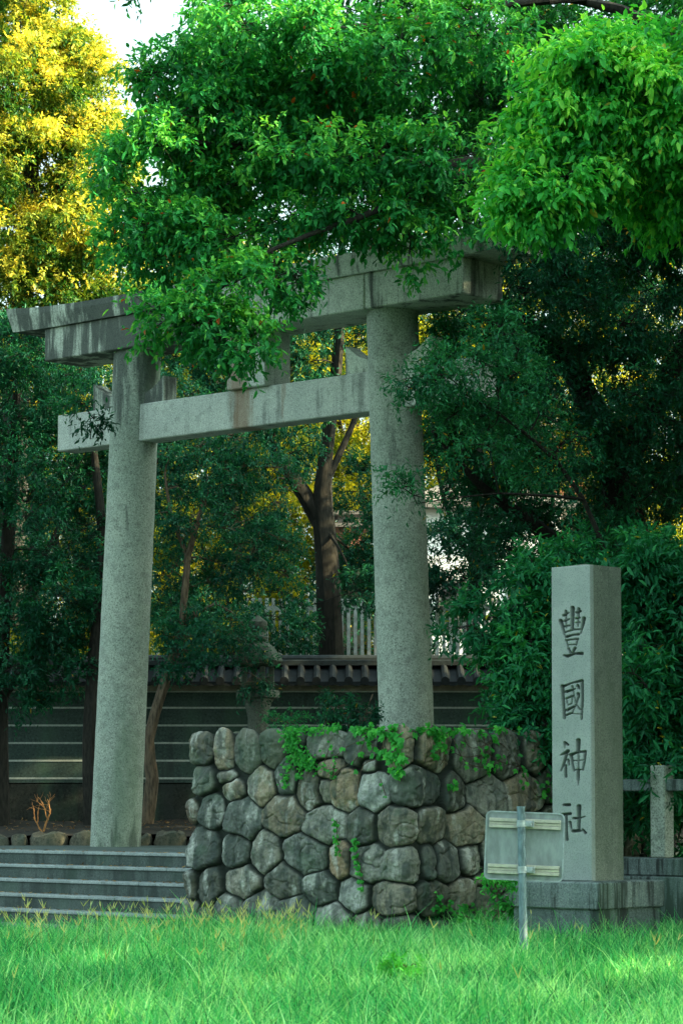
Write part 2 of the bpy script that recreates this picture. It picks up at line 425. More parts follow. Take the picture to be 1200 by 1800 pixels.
X = np.linspace(-14, 16, nx); Yb = np.linspace(32.55, 37.2, ny)
gx, gy = np.meshgrid(X, Yb)
gz = LZ + .12 + (gy - 32.55) * .03 + .03 * np.sin(gx * 2.1 + gy) + .02 * np.sin(gx * 5.3 - gy * 3)
V = np.stack([gx, gy, gz], -1).reshape(-1, 3)
Q = [(j * nx + i, j * nx + i + 1, (j + 1) * nx + i + 1, (j + 1) * nx + i) for j in range(ny - 1) for i in range(nx - 1)]
tag(quads_mesh('planting_bed', V, Q, {}, M['soil'], smooth=True), kind='structure')
bs = MB(); bs.box((-14, 32.5, -.1), (30, 0, 0), (0, 4.7, 0), (0, 0, LZ + .1 + .02))
rg = MB(); strip(rg, [w(cu + .9, en + 2.5)[:2], w(cu + 16, en - 3.5)[:2], (16, 33), (4, 33)], -.1, .62)
tag(build('raised_soil', rg, M['soil']), kind='structure')
tag(build('bed_edge_soil', bs, M['soil']), kind='structure')
tr = MB(); tr.box((-60, 37.5, -.2), (120, 0, 0), (0, 160, 0), (0, 0, 2.9))
tag(build('terrace_ground', tr, M['soil']), kind='structure')

# ------------------------------------------------------------------ stone steps
st = thing('stone_steps', 'five wide grey stone steps rising from the pavement to the gate', 'steps', w(wu - 4, en - 4 * TR))
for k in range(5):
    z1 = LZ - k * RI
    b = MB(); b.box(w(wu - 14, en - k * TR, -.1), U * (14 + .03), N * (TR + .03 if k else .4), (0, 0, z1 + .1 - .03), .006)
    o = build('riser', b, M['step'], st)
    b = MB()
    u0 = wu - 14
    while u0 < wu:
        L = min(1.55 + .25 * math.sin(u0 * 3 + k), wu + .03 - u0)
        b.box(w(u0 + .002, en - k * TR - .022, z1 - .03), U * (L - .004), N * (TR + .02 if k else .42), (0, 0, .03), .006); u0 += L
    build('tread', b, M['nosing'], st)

# ------------------------------------------------------------------ torii
def solve_u(px, base_n, z):   # u so that point (u, base_n, z) projects to px
    lo, hi = -60, 8
    for _ in range(50):
        m = (lo + hi) / 2
        if proj(w(m, base_n, z))[0] < px: lo = m
        else: hi = m
    return (lo + hi) / 2
def z_at(px, py, base_n):     # world point on the vertical plane n = base_n
    return hitplane(px, py, w(0, base_n), N)
PL = P(203, 1487, 31.7); PL[2] = LZ
pu, pn = uv(PL)
PRu = solve_u(722, pn, LZ)
tor = thing('torii_gate', 'tall weathered granite torii gate with round pillars, stained dark under its lintels', 'gate', PL)
shT = .70; nf = pn - shT / 2           # front plane of the lower lintel
a = z_at(78, 635, nf); b_ = z_at(813, 515, nf)
sh_u0, sh_u1 = uv(a)[0], uv(b_)[0]; sh_z = (a[2] + b_[2]) / 2
print('lintel z', a[2], b_[2], 'u', sh_u0, sh_u1)
tl = z_at(242, 622, pn); trr = z_at(689, 549, pn)
print('pillar tops', tl, trr, 'PR u', PRu, 'PL u', pu)
tops = [(pu, uv(tl)[0], sh_z), (PRu, uv(trr)[0], sh_z)]
for (u0, u1, zt) in tops:
    b = MB(); prof = []
    ns = 60; sd = 48
    vs = []
    for i in range(ns + 1):
        t = i / ns; uu = u0 + (u1 - u0) * t; r = .305 - .018 * t + (.0 if t < .97 else 0)
        for j in range(sd):
            an = 2 * math.pi * j / sd
            rr = r + .0015 * math.sin(an * 7 + i * 1.3)
            q = w(uu, pn, LZ - .02 + (zt - LZ + .02) * t); vs.append(q + U * rr * math.cos(an) + N * rr * math.sin(an))
    fs = [(i * sd + j, i * sd + (j + 1) % sd, (i + 1) * sd + (j + 1) % sd, (i + 1) * sd + j) for i in range(ns) for j in range(sd)]
    fs += [tuple(range(sd))[::-1]]
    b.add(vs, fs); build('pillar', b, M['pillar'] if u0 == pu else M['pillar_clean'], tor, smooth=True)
# lower lintel (in stone lengths), upper lintel curved
SH = z_at(78, 580, nf)[2] - a[2]; SH = .40
cuts = [sh_u0, solve_u(330, nf, sh_z), solve_u(640, nf, sh_z), sh_u1]
b = MB()
for i in range(3): b.box(w(cuts[i] + .003, nf, sh_z), U * (cuts[i + 1] - cuts[i] - .006), N * shT, (0, 0, SH), .012)
build('lower_lintel', b, M['torii'], tor)
kT = .84; kn = pn - kT / 2
kz = sh_z + SH
ku0 = solve_u(20, kn, kz + .2); ku1 = solve_u(876, kn, kz + .1)
mid = (ku0 + ku1) / 2; half = (ku1 - ku0) / 2
def kas(u0, u1, n=24, endl=False, endr=False):
    vs = []; fs = []
    for i in range(n + 1):
        u = u0 + (u1 - u0) * i / n; q = abs(u - mid) / half; zc = .02 * max(0, q - .80) / .2 * max(0, q - .80) / .2
        H = .265 + .06 * max(0, q - .55) ** 2 / .2
        ov = 0
        for (nn, zz) in ((kn + .03, 0.0), (kn - .01, H - .10), (kn - .01, H - .03), (pn, H + .02), (pn + kT / 2 + .01, H - .03), (pn + kT / 2 - .03, 0.0)):
            du = (.10 * zz / H) * (1 if u > mid else -1) if (i in (0, n) and ((endl and i == 0) or (endr and i == n))) else 0
            vs.append(w(u + du, nn, kz + zc + zz + (0 if zz else 0)))
    for i in range(n):
        for j in range(6): fs.append((i * 6 + j, i * 6 + (j + 1) % 6, (i + 1) * 6 + (j + 1) % 6, (i + 1) * 6 + j))
    fs += [tuple(range(6))[::-1], tuple(n * 6 + j for j in range(6))]
    mb = MB(); mb.add(vs, fs); return mb
kc = [ku0, solve_u(268, kn, kz + .1), solve_u(566, kn, kz + .1), ku1]
for i in range(3):
    build('upper_lintel', kas(kc[i] + .004, kc[i + 1] - .004, 24, i == 0, i == 2), M['torii'], tor)
# tie beam
nT = .30; nn_ = pn - nT / 2
a1 = z_at(248, 772, nn_); a2 = z_at(640, 727, nn_); t1 = z_at(248, 705, nn_); t2 = z_at(640, 659, nn_)
nz0 = (a1[2] + a2[2]) / 2; nz1 = (t1[2] + t2[2]) / 2
print('nuki', nz0, nz1, a1[2], a2[2])
nu0 = solve_u(101, nn_, nz0); nu1 = solve_u(842, nn_, nz0)
su = solve_u(436, nn_, nz1); 
M['nuki'] = granite('stained_tie_beam', (.40, .44, .40), (.50, .54, .48), .4, .45, 0, 75, lo=.53, rust=[(su - pu - .10, .24, .62), (su - pu + .55, .03, .3)])
b = MB(); b.box(w(nu0, nn_, nz0), U * (nu1 - nu0), N * nT, (0, 0, nz1 - nz0), .012); build('tie_beam', b, M['nuki'], tor)
# centre strut
gu0 = solve_u(398, pn - .22, nz1); gu1 = solve_u(465, pn - .22, nz1)
b = MB(); b.box(w(gu0, pn - .22, nz1), U * (gu1 - gu0), N * .44, (0, 0, sh_z - nz1), .01); build('centre_strut', b, M['nuki'], tor)
# wedges on the tie beam at both sides of each pillar
def wedge(u0, u1, zl, zr):
    mb = MB(); vs = []
    for (u, z) in ((u0, zl), (u1, zr)):
        for nn in (pn - .11, pn + .11): vs += [w(u, nn, nz1), w(u, nn, nz1 + z)]
    um = (u0 + u1) / 2; zm = (zl + zr) / 2 - .035
    vs += [w(um, pn - .11, nz1), w(um, pn - .11, nz1 + zm), w(um, pn + .11, nz1), w(um, pn + .11, nz1 + zm)]
    mb.add(vs, [(0, 1, 3, 2), (4, 6, 7, 5), (0, 8, 9, 1), (8, 4, 5, 9), (2, 3, 11, 10), (10, 11, 7, 6), (1, 9, 11, 3), (9, 5, 7, 11), (0, 2, 10, 8), (8, 10, 6, 4)])
    build('wedge', mb, M['torii'], tor)
def pill_u(side, z):
    u0, u1, zt = tops[side]; t = (z - LZ) / (zt - LZ); return u0 + (u1 - u0) * t
for sd_ in (0, 1):
    uc = pill_u(sd_, nz1)
    wedge(uc - .62, uc - .24, .33, .12); wedge(uc + .24, uc + .60, .12, .31)

# ------------------------------------------------------------------ boulder wall
def rnd2(a, b, s=0):  # cheap hash
    return np.modf(np.sin(a * 12.9898 + b * 78.233 + s * 37.7) * 43758.5453)[0]
def vnoise(x, y, s=0):
    xi = np.floor(x); yi = np.floor(y); fx = x - xi; fy = y - yi; fx = fx * fx * (3 - 2 * fx); fy = fy * fy * (3 - 2 * fy)
    h = lambda a, b: np.abs(rnd2(a, b, s))
    return (h(xi, yi) * (1 - fx) + h(xi + 1, yi) * fx) * (1 - fy) + (h(xi, yi + 1) * (1 - fx) + h(xi + 1, yi + 1) * fx) * fy
def fbm(x, y, s=0, o=4):
    t = 0; a = .5
    for i in range(o): t = t + a * vnoise(x * 2 ** i, y * 2 ** i, s + i); a *= .5
    return t
stones_px = []
def addst(ox, oy, sc_, lst):
    for e in lst: stones_px.append((ox + e[0] / sc_, oy + e[1] / sc_, e[2] / sc_, e[3] / sc_, e[4]))
# warm value: 0 grey, 1 tan, 2 brown, -1 light grey
addst(330, 1270, 3.636, [(92,165,88,112,.8),(240,190,60,140,.5),(395,185,80,135,.2),(560,170,75,130,.9),(700,110,45,70,.1),(705,225,38,55,1),(900,130,120,110,.2),(920,290,75,80,.8),(1110,150,85,130,.6),(1160,275,50,55,.7),
 (100,370,98,95,.1),(258,345,66,55,.1),(300,430,80,75,.4),(480,410,85,130,.3),(635,340,75,125,-.3),(780,440,92,125,.6),(895,430,45,85,.1),(1020,440,95,140,1.3),
 (40,570,40,80,1.6),(165,570,75,110,-.2),(370,610,110,135,-.3),(630,595,140,130,1.2),(900,660,140,120,-.2)])
addst(310, 1460, 3.4286, [(165,110,115,125,.4),(370,120,85,110,.3),(555,130,90,130,-.1),(790,140,130,130,-.6),(1000,170,75,120,.9),
 (100,330,50,95,.8),(225,340,75,125,0),(420,310,115,100,-.1),(670,310,110,110,0),(880,350,105,105,.3),
 (90,480,70,70,.1),(190,520,60,70,0),(320,460,90,85,-.1),(540,480,110,120,0),(740,500,100,115,-.1),(960,520,120,95,-.1),(250,620,90,60,0),(430,620,80,60,0),(640,650,90,60,0),(860,650,90,60,.3),(1060,660,90,60,0),(80,620,80,60,0)])
addst(600, 1270, 3.158, [(320,140,85,115,.7),(510,150,115,120,.9),(725,185,105,150,.4),(910,180,95,145,.3),(1070,160,70,130,.6),(190,385,90,110,-.2),(410,355,130,110,.1),(620,400,75,120,.7),(800,410,115,120,.3),(985,395,115,110,.9),(1130,350,60,100,.2),
 (115,580,85,115,.1),(305,580,110,110,.3),(485,570,90,100,.1),(665,570,110,120,.1),(1000,600,110,100,.2),(1130,570,60,100,.1),(850,610,80,80,.1)])
addst(600, 1440, 3.75, [(190,290,110,130,.0),(410,300,110,125,.3),(555,280,45,125,.2),(670,275,85,135,.1),(830,260,85,100,.0),(950,200,60,90,.1),(100,500,110,115,-.9),(350,520,135,115,.4),(570,520,105,115,.6),(770,510,90,120,0),(900,400,60,45,.1),(890,560,95,120,.2),
 (190,700,90,85,.1),(410,700,110,70,.3),(600,740,110,70,.2),(790,740,100,70,0),(1000,640,100,90,.1),(1000,420,80,80,0),(1100,300,80,90,0),(1100,540,80,90,0),(300,820,110,60,0),(520,840,110,60,.3)])
# convert to (s, z): s along the path, 0 at the left end, corner at Lf
Lf = -tL
ss = []
for (px, py, rx, ry, wm) in stones_px:
    t = on_front(px)
    if px < 718:
        p = hitplane(px, py, WC, N); s_ = np.dot(p - WC, U) + Lf; dpx = U[0]
        k = p[1] / F; ss.append((s_, p[2], rx * k / (U[0]), ry * k, wm))
    else:
        p = hitplane(px, py, WC, U); s_ = Lf + np.dot(p - WC, N); k = p[1] / F
        ss.append((s_, p[2], rx * k / N[0], ry * k, wm))
LEN_R = 3.7; LEN_L = 1.3
smax = max(a_[0] for a_ in ss)
zz = 0
for col_ in np.arange(smax + .35, Lf + LEN_R + .3, .34):
    for z0 in np.arange(.15 + .1 * (int(col_ * 3) % 2), 2.1, .34): ss.append((col_ + random.uniform(-.05, .05), z0 + random.uniform(-.05, .05), .17, .17, random.uniform(-.2, .8)))
for col_ in np.arange(-LEN_L - .1, -.22, .33):
    for z0 in np.arange(.12, 2.1, .33): ss.append((col_ + random.uniform(-.05, .05), z0 + random.uniform(-.05, .05), .17, .17, random.uniform(-.2, .8)))
ss = np.array(ss)
step = .0075
sg = np.arange(-LEN_L, Lf + LEN_R, step); vg = np.arange(-.05, WTOP + .34, step)
SS, VV = np.meshgrid(sg, vg)
wx = SS + .035 * (fbm(SS * 7, VV * 7, 3) - .47); wz = VV + .035 * (fbm(SS * 7, VV * 7, 11) - .47)
d1 = np.full(SS.shape, 9.0); d2 = np.full(SS.shape, 9.0); id1 = np.zeros(SS.shape, int); rr1 = np.ones(SS.shape)
for i, (cx, cz, rx, rz, wm) in enumerate(ss):
    jm = np.abs(sg - cx) < rx * 2.6
    if not jm.any(): continue
    j0, j1 = np.where(jm)[0][[0, -1]]
    A = (wx[:, j0:j1 + 1] - cx) / rx; Bz = (wz[:, j0:j1 + 1] - cz) / rz
    d = (np.abs(A) ** 2.3 + np.abs(Bz) ** 2.3) ** (1 / 2.3)
    D1 = d1[:, j0:j1 + 1]; D2 = d2[:, j0:j1 + 1]; I = id1[:, j0:j1 + 1]; R = rr1[:, j0:j1 + 1]
    less = d < D1
    D2[:] = np.where(less, D1, np.minimum(D2, d)); I[:] = np.where(less, i, I); R[:] = np.where(less, min(rx, rz), R); D1[:] = np.where(less, d, D1)
edge = np.clip((d2 - d1) * rr1 * .5, 0, 1)          # metres from the joint
out_of = np.clip((1.10 - d1) * rr1, 0, 1)
edge = np.minimum(edge, out_of * 1.2)
e = np.clip(edge / .037, 0, 1)
prof = np.sqrt(np.clip(1 - (1 - e) ** 2.2, 0, 1))
sid = id1.astype(float)
tilt = (rnd2(sid, 1.0, 2)) * (SS - ss[id1, 0]) * .28 + (rnd2(sid, 5.0, 4)) * (VV - ss[id1, 1]) * .28
bulge = .035 * (1 - np.clip(d1, 0, 1.2) ** 2)
H_ = .074 * prof + prof * (bulge * .75 + tilt * .9 + .034 * (fbm(SS * 9 + sid, VV * 9, 5) - .47) * 2 + .009 * (fbm(SS * 45, VV * 45, 9, 3) - .45) * 2)
H_ += .012 * (fbm(SS * 22, VV * 22, 21, 3) - .45) - .045
ridge = 1 - np.abs(2 * fbm(SS * 4 + sid * 3.7, VV * 4, 33, 3) - .95)     # a few cracks
H_ -= .02 * np.clip((ridge - .955) / .04, 0, 1) * e
# base surface
cornR = .11
def path(s):
    """plan position and outward normal for arc parameter s"""
    pos = np.zeros(s.shape + (2,)); nor = np.zeros(s.shape + (2,))
    A = wall_left[:2]; Bc = WC[:2]; u2 = U[:2]; n2 = N[:2]
    m0 = s < 0; m1 = (s >= 0) & (s <= Lf); m2 = s > Lf
    pos[m0] = A + (-s[m0])[:, None] * n2; pos[m1] = A + s[m1][:, None] * u2; pos[m2] = Bc + (s[m2] - Lf)[:, None] * n2
    b0 = np.clip((s + cornR) / (2 * cornR), 0, 1); b1 = np.clip((s - Lf + cornR) / (2 * cornR), 0, 1)
    ang0 = (1 - b0) * math.pi / 2; ang1 = b1 * math.pi / 2
    nor = -n2 * (np.cos(ang0) * np.cos(ang1))[..., None] - u2 * np.sin(ang0)[..., None] + u2 * np.sin(ang1)[..., None]
    nor /= np.linalg.norm(nor, axis=-1, keepdims=True)
    # round the corner inwards
    for s0, sgn in ((0, 1), (Lf, 1)):
        q = np.clip(1 - np.abs(s - s0) / cornR, 0, 1); pos = pos - nor * (q ** 2 * cornR * .38)[..., None]
    return pos, nor
pp, nn2 = path(sg)
topv = WTOP + .012 * np.sin(sg * 3.1) + .02 * (fbm(sg * 2.2, sg * 0 + 3, 8) - .47) - .0
over = np.clip(VV - topv[None, :], 0, None); zb = np.minimum(VV, topv[None, :])
oc = np.clip((VV - topv[None, :] + .09) / .18, 0, 1); ang = oc * math.pi / 2
batter = .05 * (1 - zb / WTOP)
hz = np.cos(ang); vt = np.sin(ang)
inw = over * np.where(oc >= 1, 1.0, .6 + .4 * oc); rnd_ = np.clip(1 - np.abs(VV - topv[None, :]) / .09, 0, 1) ** 2 * .032
V = np.zeros(SS.shape + (3,))
V[..., :2] = pp[None] + nn2[None] * ((batter - inw - rnd_ * hz + H_ * hz * (1 + 0 * ang)))[..., None]
V[..., 2] = zb - rnd_ * vt + H_ * vt
ns_, nv_ = len(sg), len(vg)
I = np.arange(ns_ * nv_).reshape(nv_, ns_)
Q = np.stack([I[:-1, :-1], I[:-1, 1:], I[1:, 1:], I[1:, :-1]], -1).reshape(-1, 4)
warm = ss[id1, 4] + .20 + .45 * rnd2(sid, 3.0, 8); val = np.abs(rnd2(sid, 9.0, 6))
mfacing, nt, out = new_mat('boulder_stone'); co = coords(nt)
aw = nd(nt, 'ShaderNodeAttribute', attribute_name='warm').outputs['Fac']; av = nd(nt, 'ShaderNodeAttribute', attribute_name='val').outputs['Fac']
aj = nd(nt, 'ShaderNodeAttribute', attribute_name='joint').outputs['Fac']
n1 = noise(nt, co, 5, 6, .65); n2_ = noise(nt, co, 34, 5, .7); n3 = noise(nt, co, 1.0, 5, .6, (13, 13, 1.6)); n4 = noise(nt, co, 1.6, 4, .6)
n5 = noise(nt, co, 1.0, 4, .55, (7, 7, 2.2)); n6 = noise(nt, co, 70, 3, .7)
col = mixc(nt, ramp(nt, aw, -.9, -.1), (.46, .52, .49), (.265, .272, .228))
col = mixc(nt, ramp(nt, aw, .15, 1.1), col, (.36, .295, .20)); col = mixc(nt, ramp(nt, aw, 1.15, 1.7), col, (.30, .16, .08))
col = mixc(nt, ramp(nt, av, .05, .9), mixc(nt, .72, col, (.035, .055, .05)), col)
col = mixc(nt, math_(nt, 'MULTIPLY', ramp(nt, n5, .52, .66), .7), col, (.55, .57, .51))
col = mixc(nt, math_(nt, 'MULTIPLY', ramp(nt, n5, .47, .36), .7), col, (.045, .062, .058))
col = mixc(nt, math_(nt, 'MULTIPLY', ramp(nt, n1, .49, .64), .55), col, (.06, .085, .075))
col = mixc(nt, math_(nt, 'MULTIPLY', ramp(nt, n3, .50, .62), .5), col, (.05, .06, .055))
col = mixc(nt, math_(nt, 'MULTIPLY', ramp(nt, n2_, .52, .66), .35), col, (.06, .07, .06))
col = mixc(nt, math_(nt, 'MULTIPLY', ramp(nt, n6, .50, .62), .30), col, (.07, .08, .07))
col = mixc(nt, math_(nt, 'MULTIPLY', ramp(nt, n4, .50, .60), .35), col, (.07, .13, .08))
col = mixc(nt, ramp(nt, aj, .5, .05), col, (.028, .036, .03))
finish(nt, out, col, .9, math_(nt, 'ADD', n2_, n1), .6, .012, .2)
wallT = thing('boulder_wall', 'chest high wall of fitted rounded boulders with a squared corner', 'stone wall', WC)
quads_mesh('boulder_facing', V.reshape(-1, 3), Q, {'warm': warm.ravel(), 'val': val.ravel(), 'joint': e.ravel()}, mfacing, wallT, WC, smooth=True)
core = MB()
core.box(w(wu + .10, wn + .10, -.05), U * (Lf - .2), N * .66, (0, 0, WTOP - .02)); core.box(w(cu - .76, wn + .761, -.05), U * .66, N * (LEN_R - .8), (0, 0, WTOP - .02))
build('rubble_core', core, M['soil'], wallT)

# ------------------------------------------------------------------ inscribed pillar (stele)
SC = P(1040, 1549, 22.6); SZ = SC[2]; SC0 = np.array([SC[0], SC[1], 0]); SW = .428; SH_ = P(1040, 992, 22.6)[2] - SZ
scu, scn = uv(SC0)
ste = thing('inscribed_stone_pillar', 'square grey granite pillar carved with four large characters, on a stepped stone base', 'stone pillar', (SC[0], SC[1], 0))
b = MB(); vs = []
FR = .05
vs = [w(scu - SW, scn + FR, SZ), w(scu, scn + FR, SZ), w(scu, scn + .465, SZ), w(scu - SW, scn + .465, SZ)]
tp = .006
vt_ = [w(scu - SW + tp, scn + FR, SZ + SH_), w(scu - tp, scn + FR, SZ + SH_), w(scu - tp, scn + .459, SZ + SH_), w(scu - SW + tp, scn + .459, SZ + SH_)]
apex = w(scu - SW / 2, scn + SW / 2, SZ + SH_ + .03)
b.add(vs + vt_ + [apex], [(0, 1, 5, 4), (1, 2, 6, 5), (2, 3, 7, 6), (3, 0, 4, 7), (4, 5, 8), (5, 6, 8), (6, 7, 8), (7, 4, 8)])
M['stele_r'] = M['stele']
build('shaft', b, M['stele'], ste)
strokes = []   # (points in photo px, widths px)
def S1(pts, ws, oy):
    k = 7.83; strokes.append(([(960 + x / k, oy + y / k) for x, y in pts], [q / k for q in ws]))
for pts, ws in [
 ([(355,150),(350,430)],[54,40]),([(190,325),(215,400),(245,520)],[48,40,20]),([(512,290),(490,400),(466,495)],[46,38,18]),
 ([(262,190),(268,420)],[30,16]),([(228,250),(300,212)],[30,18]),([(236,330),(308,300)],[24,16]),([(245,402),(310,388)],[22,18]),
 ([(440,160),(425,400)],[34,18]),([(405,212),(465,190)],[26,26]),([(400,292),(458,280)],[24,16]),([(398,352),(455,345)],[16,20]),
 ([(250,482),(360,446),(480,440)],[14,22,14]),([(262,545),(360,518),(440,510)],[30,20,26]),
 ([(262,592),(430,572)],[18,20]),([(268,590),(292,695)],[20,14]),([(425,575),(403,665)],[24,14]),([(285,655),(410,650)],[12,14]),
 ([(300,708),(325,760)],[30,24]),([(388,700),(350,775)],[34,24]),([(240,800),(280,812),(380,775),(485,775)],[24,38,26,40]),
 ([(215,1225),(225,1400),(243,1660)],[46,36,34]),([(205,1235),(330,1185),(485,1145)],[30,18,30]),([(487,1155),(490,1400),(478,1675)],[40,34,26]),
 ([(250,1628),(345,1592)],[24,20]),([(345,1600),(480,1612)],[9,9]),([(262,1302),(388,1260)],[34,18]),([(262,1395),(355,1358)],[20,22]),
 ([(265,1395),(292,1490)],[16,12]),([(355,1362),(342,1460)],[16,10]),([(288,1482),(345,1462)],[12,10]),([(275,1555),(368,1505)],[34,20]),
 ([(350,1228),(375,1350),(400,1470),(455,1545)],[26,14,14,20]),([(442,1350),(402,1470),(350,1590)],[26,20,14]),([(425,1218),(440,1252)],[40,30]),([(430,1330),(440,1370)],[40,26])]:
    S1(pts, ws, 1050)
for pts, ws in [
 ([(248,200),(288,228)],[34,30]),([(248,200),(245,275)],[22,10]),([(192,370),(292,318)],[18,44]),([(275,350),(235,490),(195,590)],[34,32,12]),
 ([(262,520),(262,665)],[32,36]),([(292,440),(305,505)],[30,20]),([(436,172),(430,330)],[58,44]),([(322,372),(420,332),(530,322)],[38,24,30]),
 ([(335,372),(350,480),(375,588)],[42,30,22]),([(528,325),(520,450),(495,578)],[38,28,22]),([(365,448),(515,440)],[12,10]),([(375,576),(500,570)],[14,14]),
 ([(435,325),(435,580)],[18,18]),([(430,575),(432,680),(432,778)],[40,36,12]),
 ([(235,1058),(310,1056)],[28,40]),([(208,1190),(325,1178)],[30,34]),([(262,1205),(270,1400),(275,1535)],[40,34,40]),([(318,1298),(338,1385)],[36,22]),
 ([(443,1080),(440,1400)],[58,34]),([(368,1242),(460,1236)],[28,22]),([(460,1236),(525,1215)],[16,10]),([(358,1418),(450,1412)],[40,34]),([(495,1400),(532,1442)],[24,34]),([(450,1412),(530,1425)],[14,14])]:
    S1(pts, ws, 1280)
fu = np.linspace(0, SW, 118); fz = np.linspace(0, SH_, 720)
FU, FZ = np.meshgrid(fu, fz)
ptl = (w(scu - SW, scn)[None, None, :] + U[None, None, :] * FU[..., None]); ptl[..., 2] = SZ + FZ
QX, QY = proj(ptl)
dep = np.zeros(FU.shape)
for pts, ws in strokes:
    for k in range(len(pts) - 1):
        ax_, ay_ = pts[k]; bx_, by_ = pts[k + 1]; dx, dy = bx_ - ax_, by_ - ay_; L2 = dx * dx + dy * dy
        t = np.clip(((QX - ax_) * dx + (QY - ay_) * dy) / L2, 0, 1)
        dd = np.hypot(QX - ax_ - t * dx, QY - ay_ - t * dy); hw = (ws[k] * (1 - t) + ws[k + 1] * t) / 2 + .25
        dep = np.maximum(dep, np.clip((hw - dd) / 1.1 + .35, 0, 1) * np.clip(hw / 2.2, .55, 1))
fr = .0012 * (fbm(FU * 90, FZ * 90, 2, 3) - .45)
edgef = np.minimum(np.minimum(FU, SW - FU), np.minimum(FZ + 1, SH_ - FZ)); rb = np.clip(1 - edgef / .012, 0, 1) ** 2 * .008
ins = dep * .045 + fr + rb
ins[0, :] = FR; ins[-1, :] = FR; ins[:, 0] = FR + .002; ins[:, -1] = FR + .002
FU2 = np.clip(FU, tp * FZ / SH_, SW - tp * FZ / SH_)
V = w(scu - SW, scn)[None, None, :] + U * FU2[..., None] + N * ins[..., None]; V[..., 2] = SZ + FZ
I = np.arange(FU.size).reshape(FU.shape); Q = np.stack([I[:-1, :-1], I[:-1, 1:], I[1:, 1:], I[1:, :-1]], -1).reshape(-1, 4)
mi, nt, out = new_mat('carved_granite'); co = coords(nt)
sp = noise(nt, co, 95, 3, .8); bigN = noise(nt, co, 2, 5, .6); st_ = noise(nt, co, 1, 5, .6, (9, 9, .7)); cv = nd(nt, 'ShaderNodeAttribute', attribute_name='carve').outputs['Fac']
col = mixc(nt, ramp(nt, bigN, .35, .7), (.29, .345, .315), (.37, .42, .385)); col = mixc(nt, math_(nt, 'MULTIPLY', ramp(nt, sp, .52, .62), .6), col, (.14, .17, .165))
col = mixc(nt, math_(nt, 'MULTIPLY', ramp(nt, st_, .54, .68), .3), col, (.12, .15, .14))
col = mixc(nt, math_(nt, 'MULTIPLY', cv, .85), col, (.045, .06, .058))  # strokes darkened: recess shade and settled dirt put into the colour
finish(nt, out, col, .85, sp, .3, .005, .2)
quads_mesh('inscription', V.reshape(-1, 3), Q, {'carve': dep.ravel()}, mi, ste, (SC[0], SC[1], 0), smooth=True)
e1 = .27; e2 = .235
b = MB(); zb0 = .36
# ledge stones
b.box(w(scu - SW - e1, scn - e1, zb0), U * (SW + 2 * e1), N * (SW * .55 + e1), (0, 0, SZ - zb0), .012)
b.box(w(scu - SW - e1, scn + SW * .55 + .006, zb0), U * (SW + 2 * e1), N * (SW * .45 + e1), (0, 0, SZ - zb0), .012)
build('base_ledge', b, M['ledge'], ste)
b = MB()
q = [w(scu - SW - e2 - .02, scn - e2 - .02, -.05), w(scu + e2 + .02, scn - e2 - .02, -.05), w(scu + e2 + .02, scn + SW + e2, -.05), w(scu - SW - e2 - .02, scn + SW + e2, -.05)]
q2 = [w(scu - SW - e2, scn - e2, zb0), w(scu + e2, scn - e2, zb0), w(scu + e2, scn + SW + e2, zb0), w(scu - SW - e2, scn + SW + e2, zb0)]
b.add(q + q2, [(3, 2, 1, 0), (4, 5, 6, 7), (0, 1, 5, 4), (1, 2, 6, 5), (2, 3, 7, 6), (3, 0, 4, 7)])
build('base_block', b, M['plinth'], ste)

# low stone fence behind / right of the stele
fz0 = P(1150, 1508, 24.4)
fu_, fn_ = uv(fz0)
fen = thing('stone_fence', 'low granite fence of posts and rails behind the carved pillar, half hidden by leaves', 'fence', (fz0[0], fz0[1], 0))
b = MB(); b.box(w(fu_ - 1.0, fn_ - .05, fz0[2] - .165), U * 6, N * .34, (0, 0, .165), .012); build('kerb_course', b, M['plinth'], fen)
b = MB(); b.box(w(fu_ - 1.0, fn_ - .12, -.05), U * 6, N * .5, (0, 0, fz0[2] - .165 + .05 - .003), .012); build('footing', b, M['plinth'], fen)
for k in range(-1, 5):
    pu_ = uv(P(1133, 1508, 24.4))[0] + k * .86
    b = MB(); b.box(w(pu_, fn_ + .02, fz0[2]), U * .165, N * .16, (0, 0, .86), .012); build('post', b, M['pillar_clean'], fen)
b = MB(); b.box(w(fu_ - 1.0, fn_ + .05, fz0[2] + .62), U * 6, N * .09, (0, 0, .11), .01); build('rail', b, M['plinth'], fen)

# ------------------------------------------------------------------ road sign seen from behind
sp0 = P(921, 1704, 20.3); spt = P(915, 1420, 20.3); spz = np.array([sp0[0], sp0[1], -.1])
sg_ = thing('road_sign', 'small square road sign seen from behind on a galvanised post in the grass', 'sign', (sp0[0], sp0[1], 0))
ax_ = spt - spz; b = MB(); tz = ax_ / np.linalg.norm(ax_)
pts = [spz + ax_ * t for t in np.linspace(0, 1, 8)]
b.tube(pts, .031, 24); build('post', b, M['galv'], sg_, smooth=True)
b = MB(); b.tube([spt - tz * .004, spt + tz * .012], .034, 24); build('post_cap', b, M['galv'], sg_, smooth=True)
yaw = math.radians(-9); roll = math.radians(-2.2)
pr = np.array([math.cos(yaw), math.sin(yaw), 0]); pb = np.array([-math.sin(yaw), math.cos(yaw), 0])
pr_ = pr * math.cos(roll) + ZU * math.sin(roll); pz_ = ZU * math.cos(roll) - pr * math.sin(roll)
pc = P(919.5, 1488, 20.3) + pb * .075
PW, PH = .615, .535
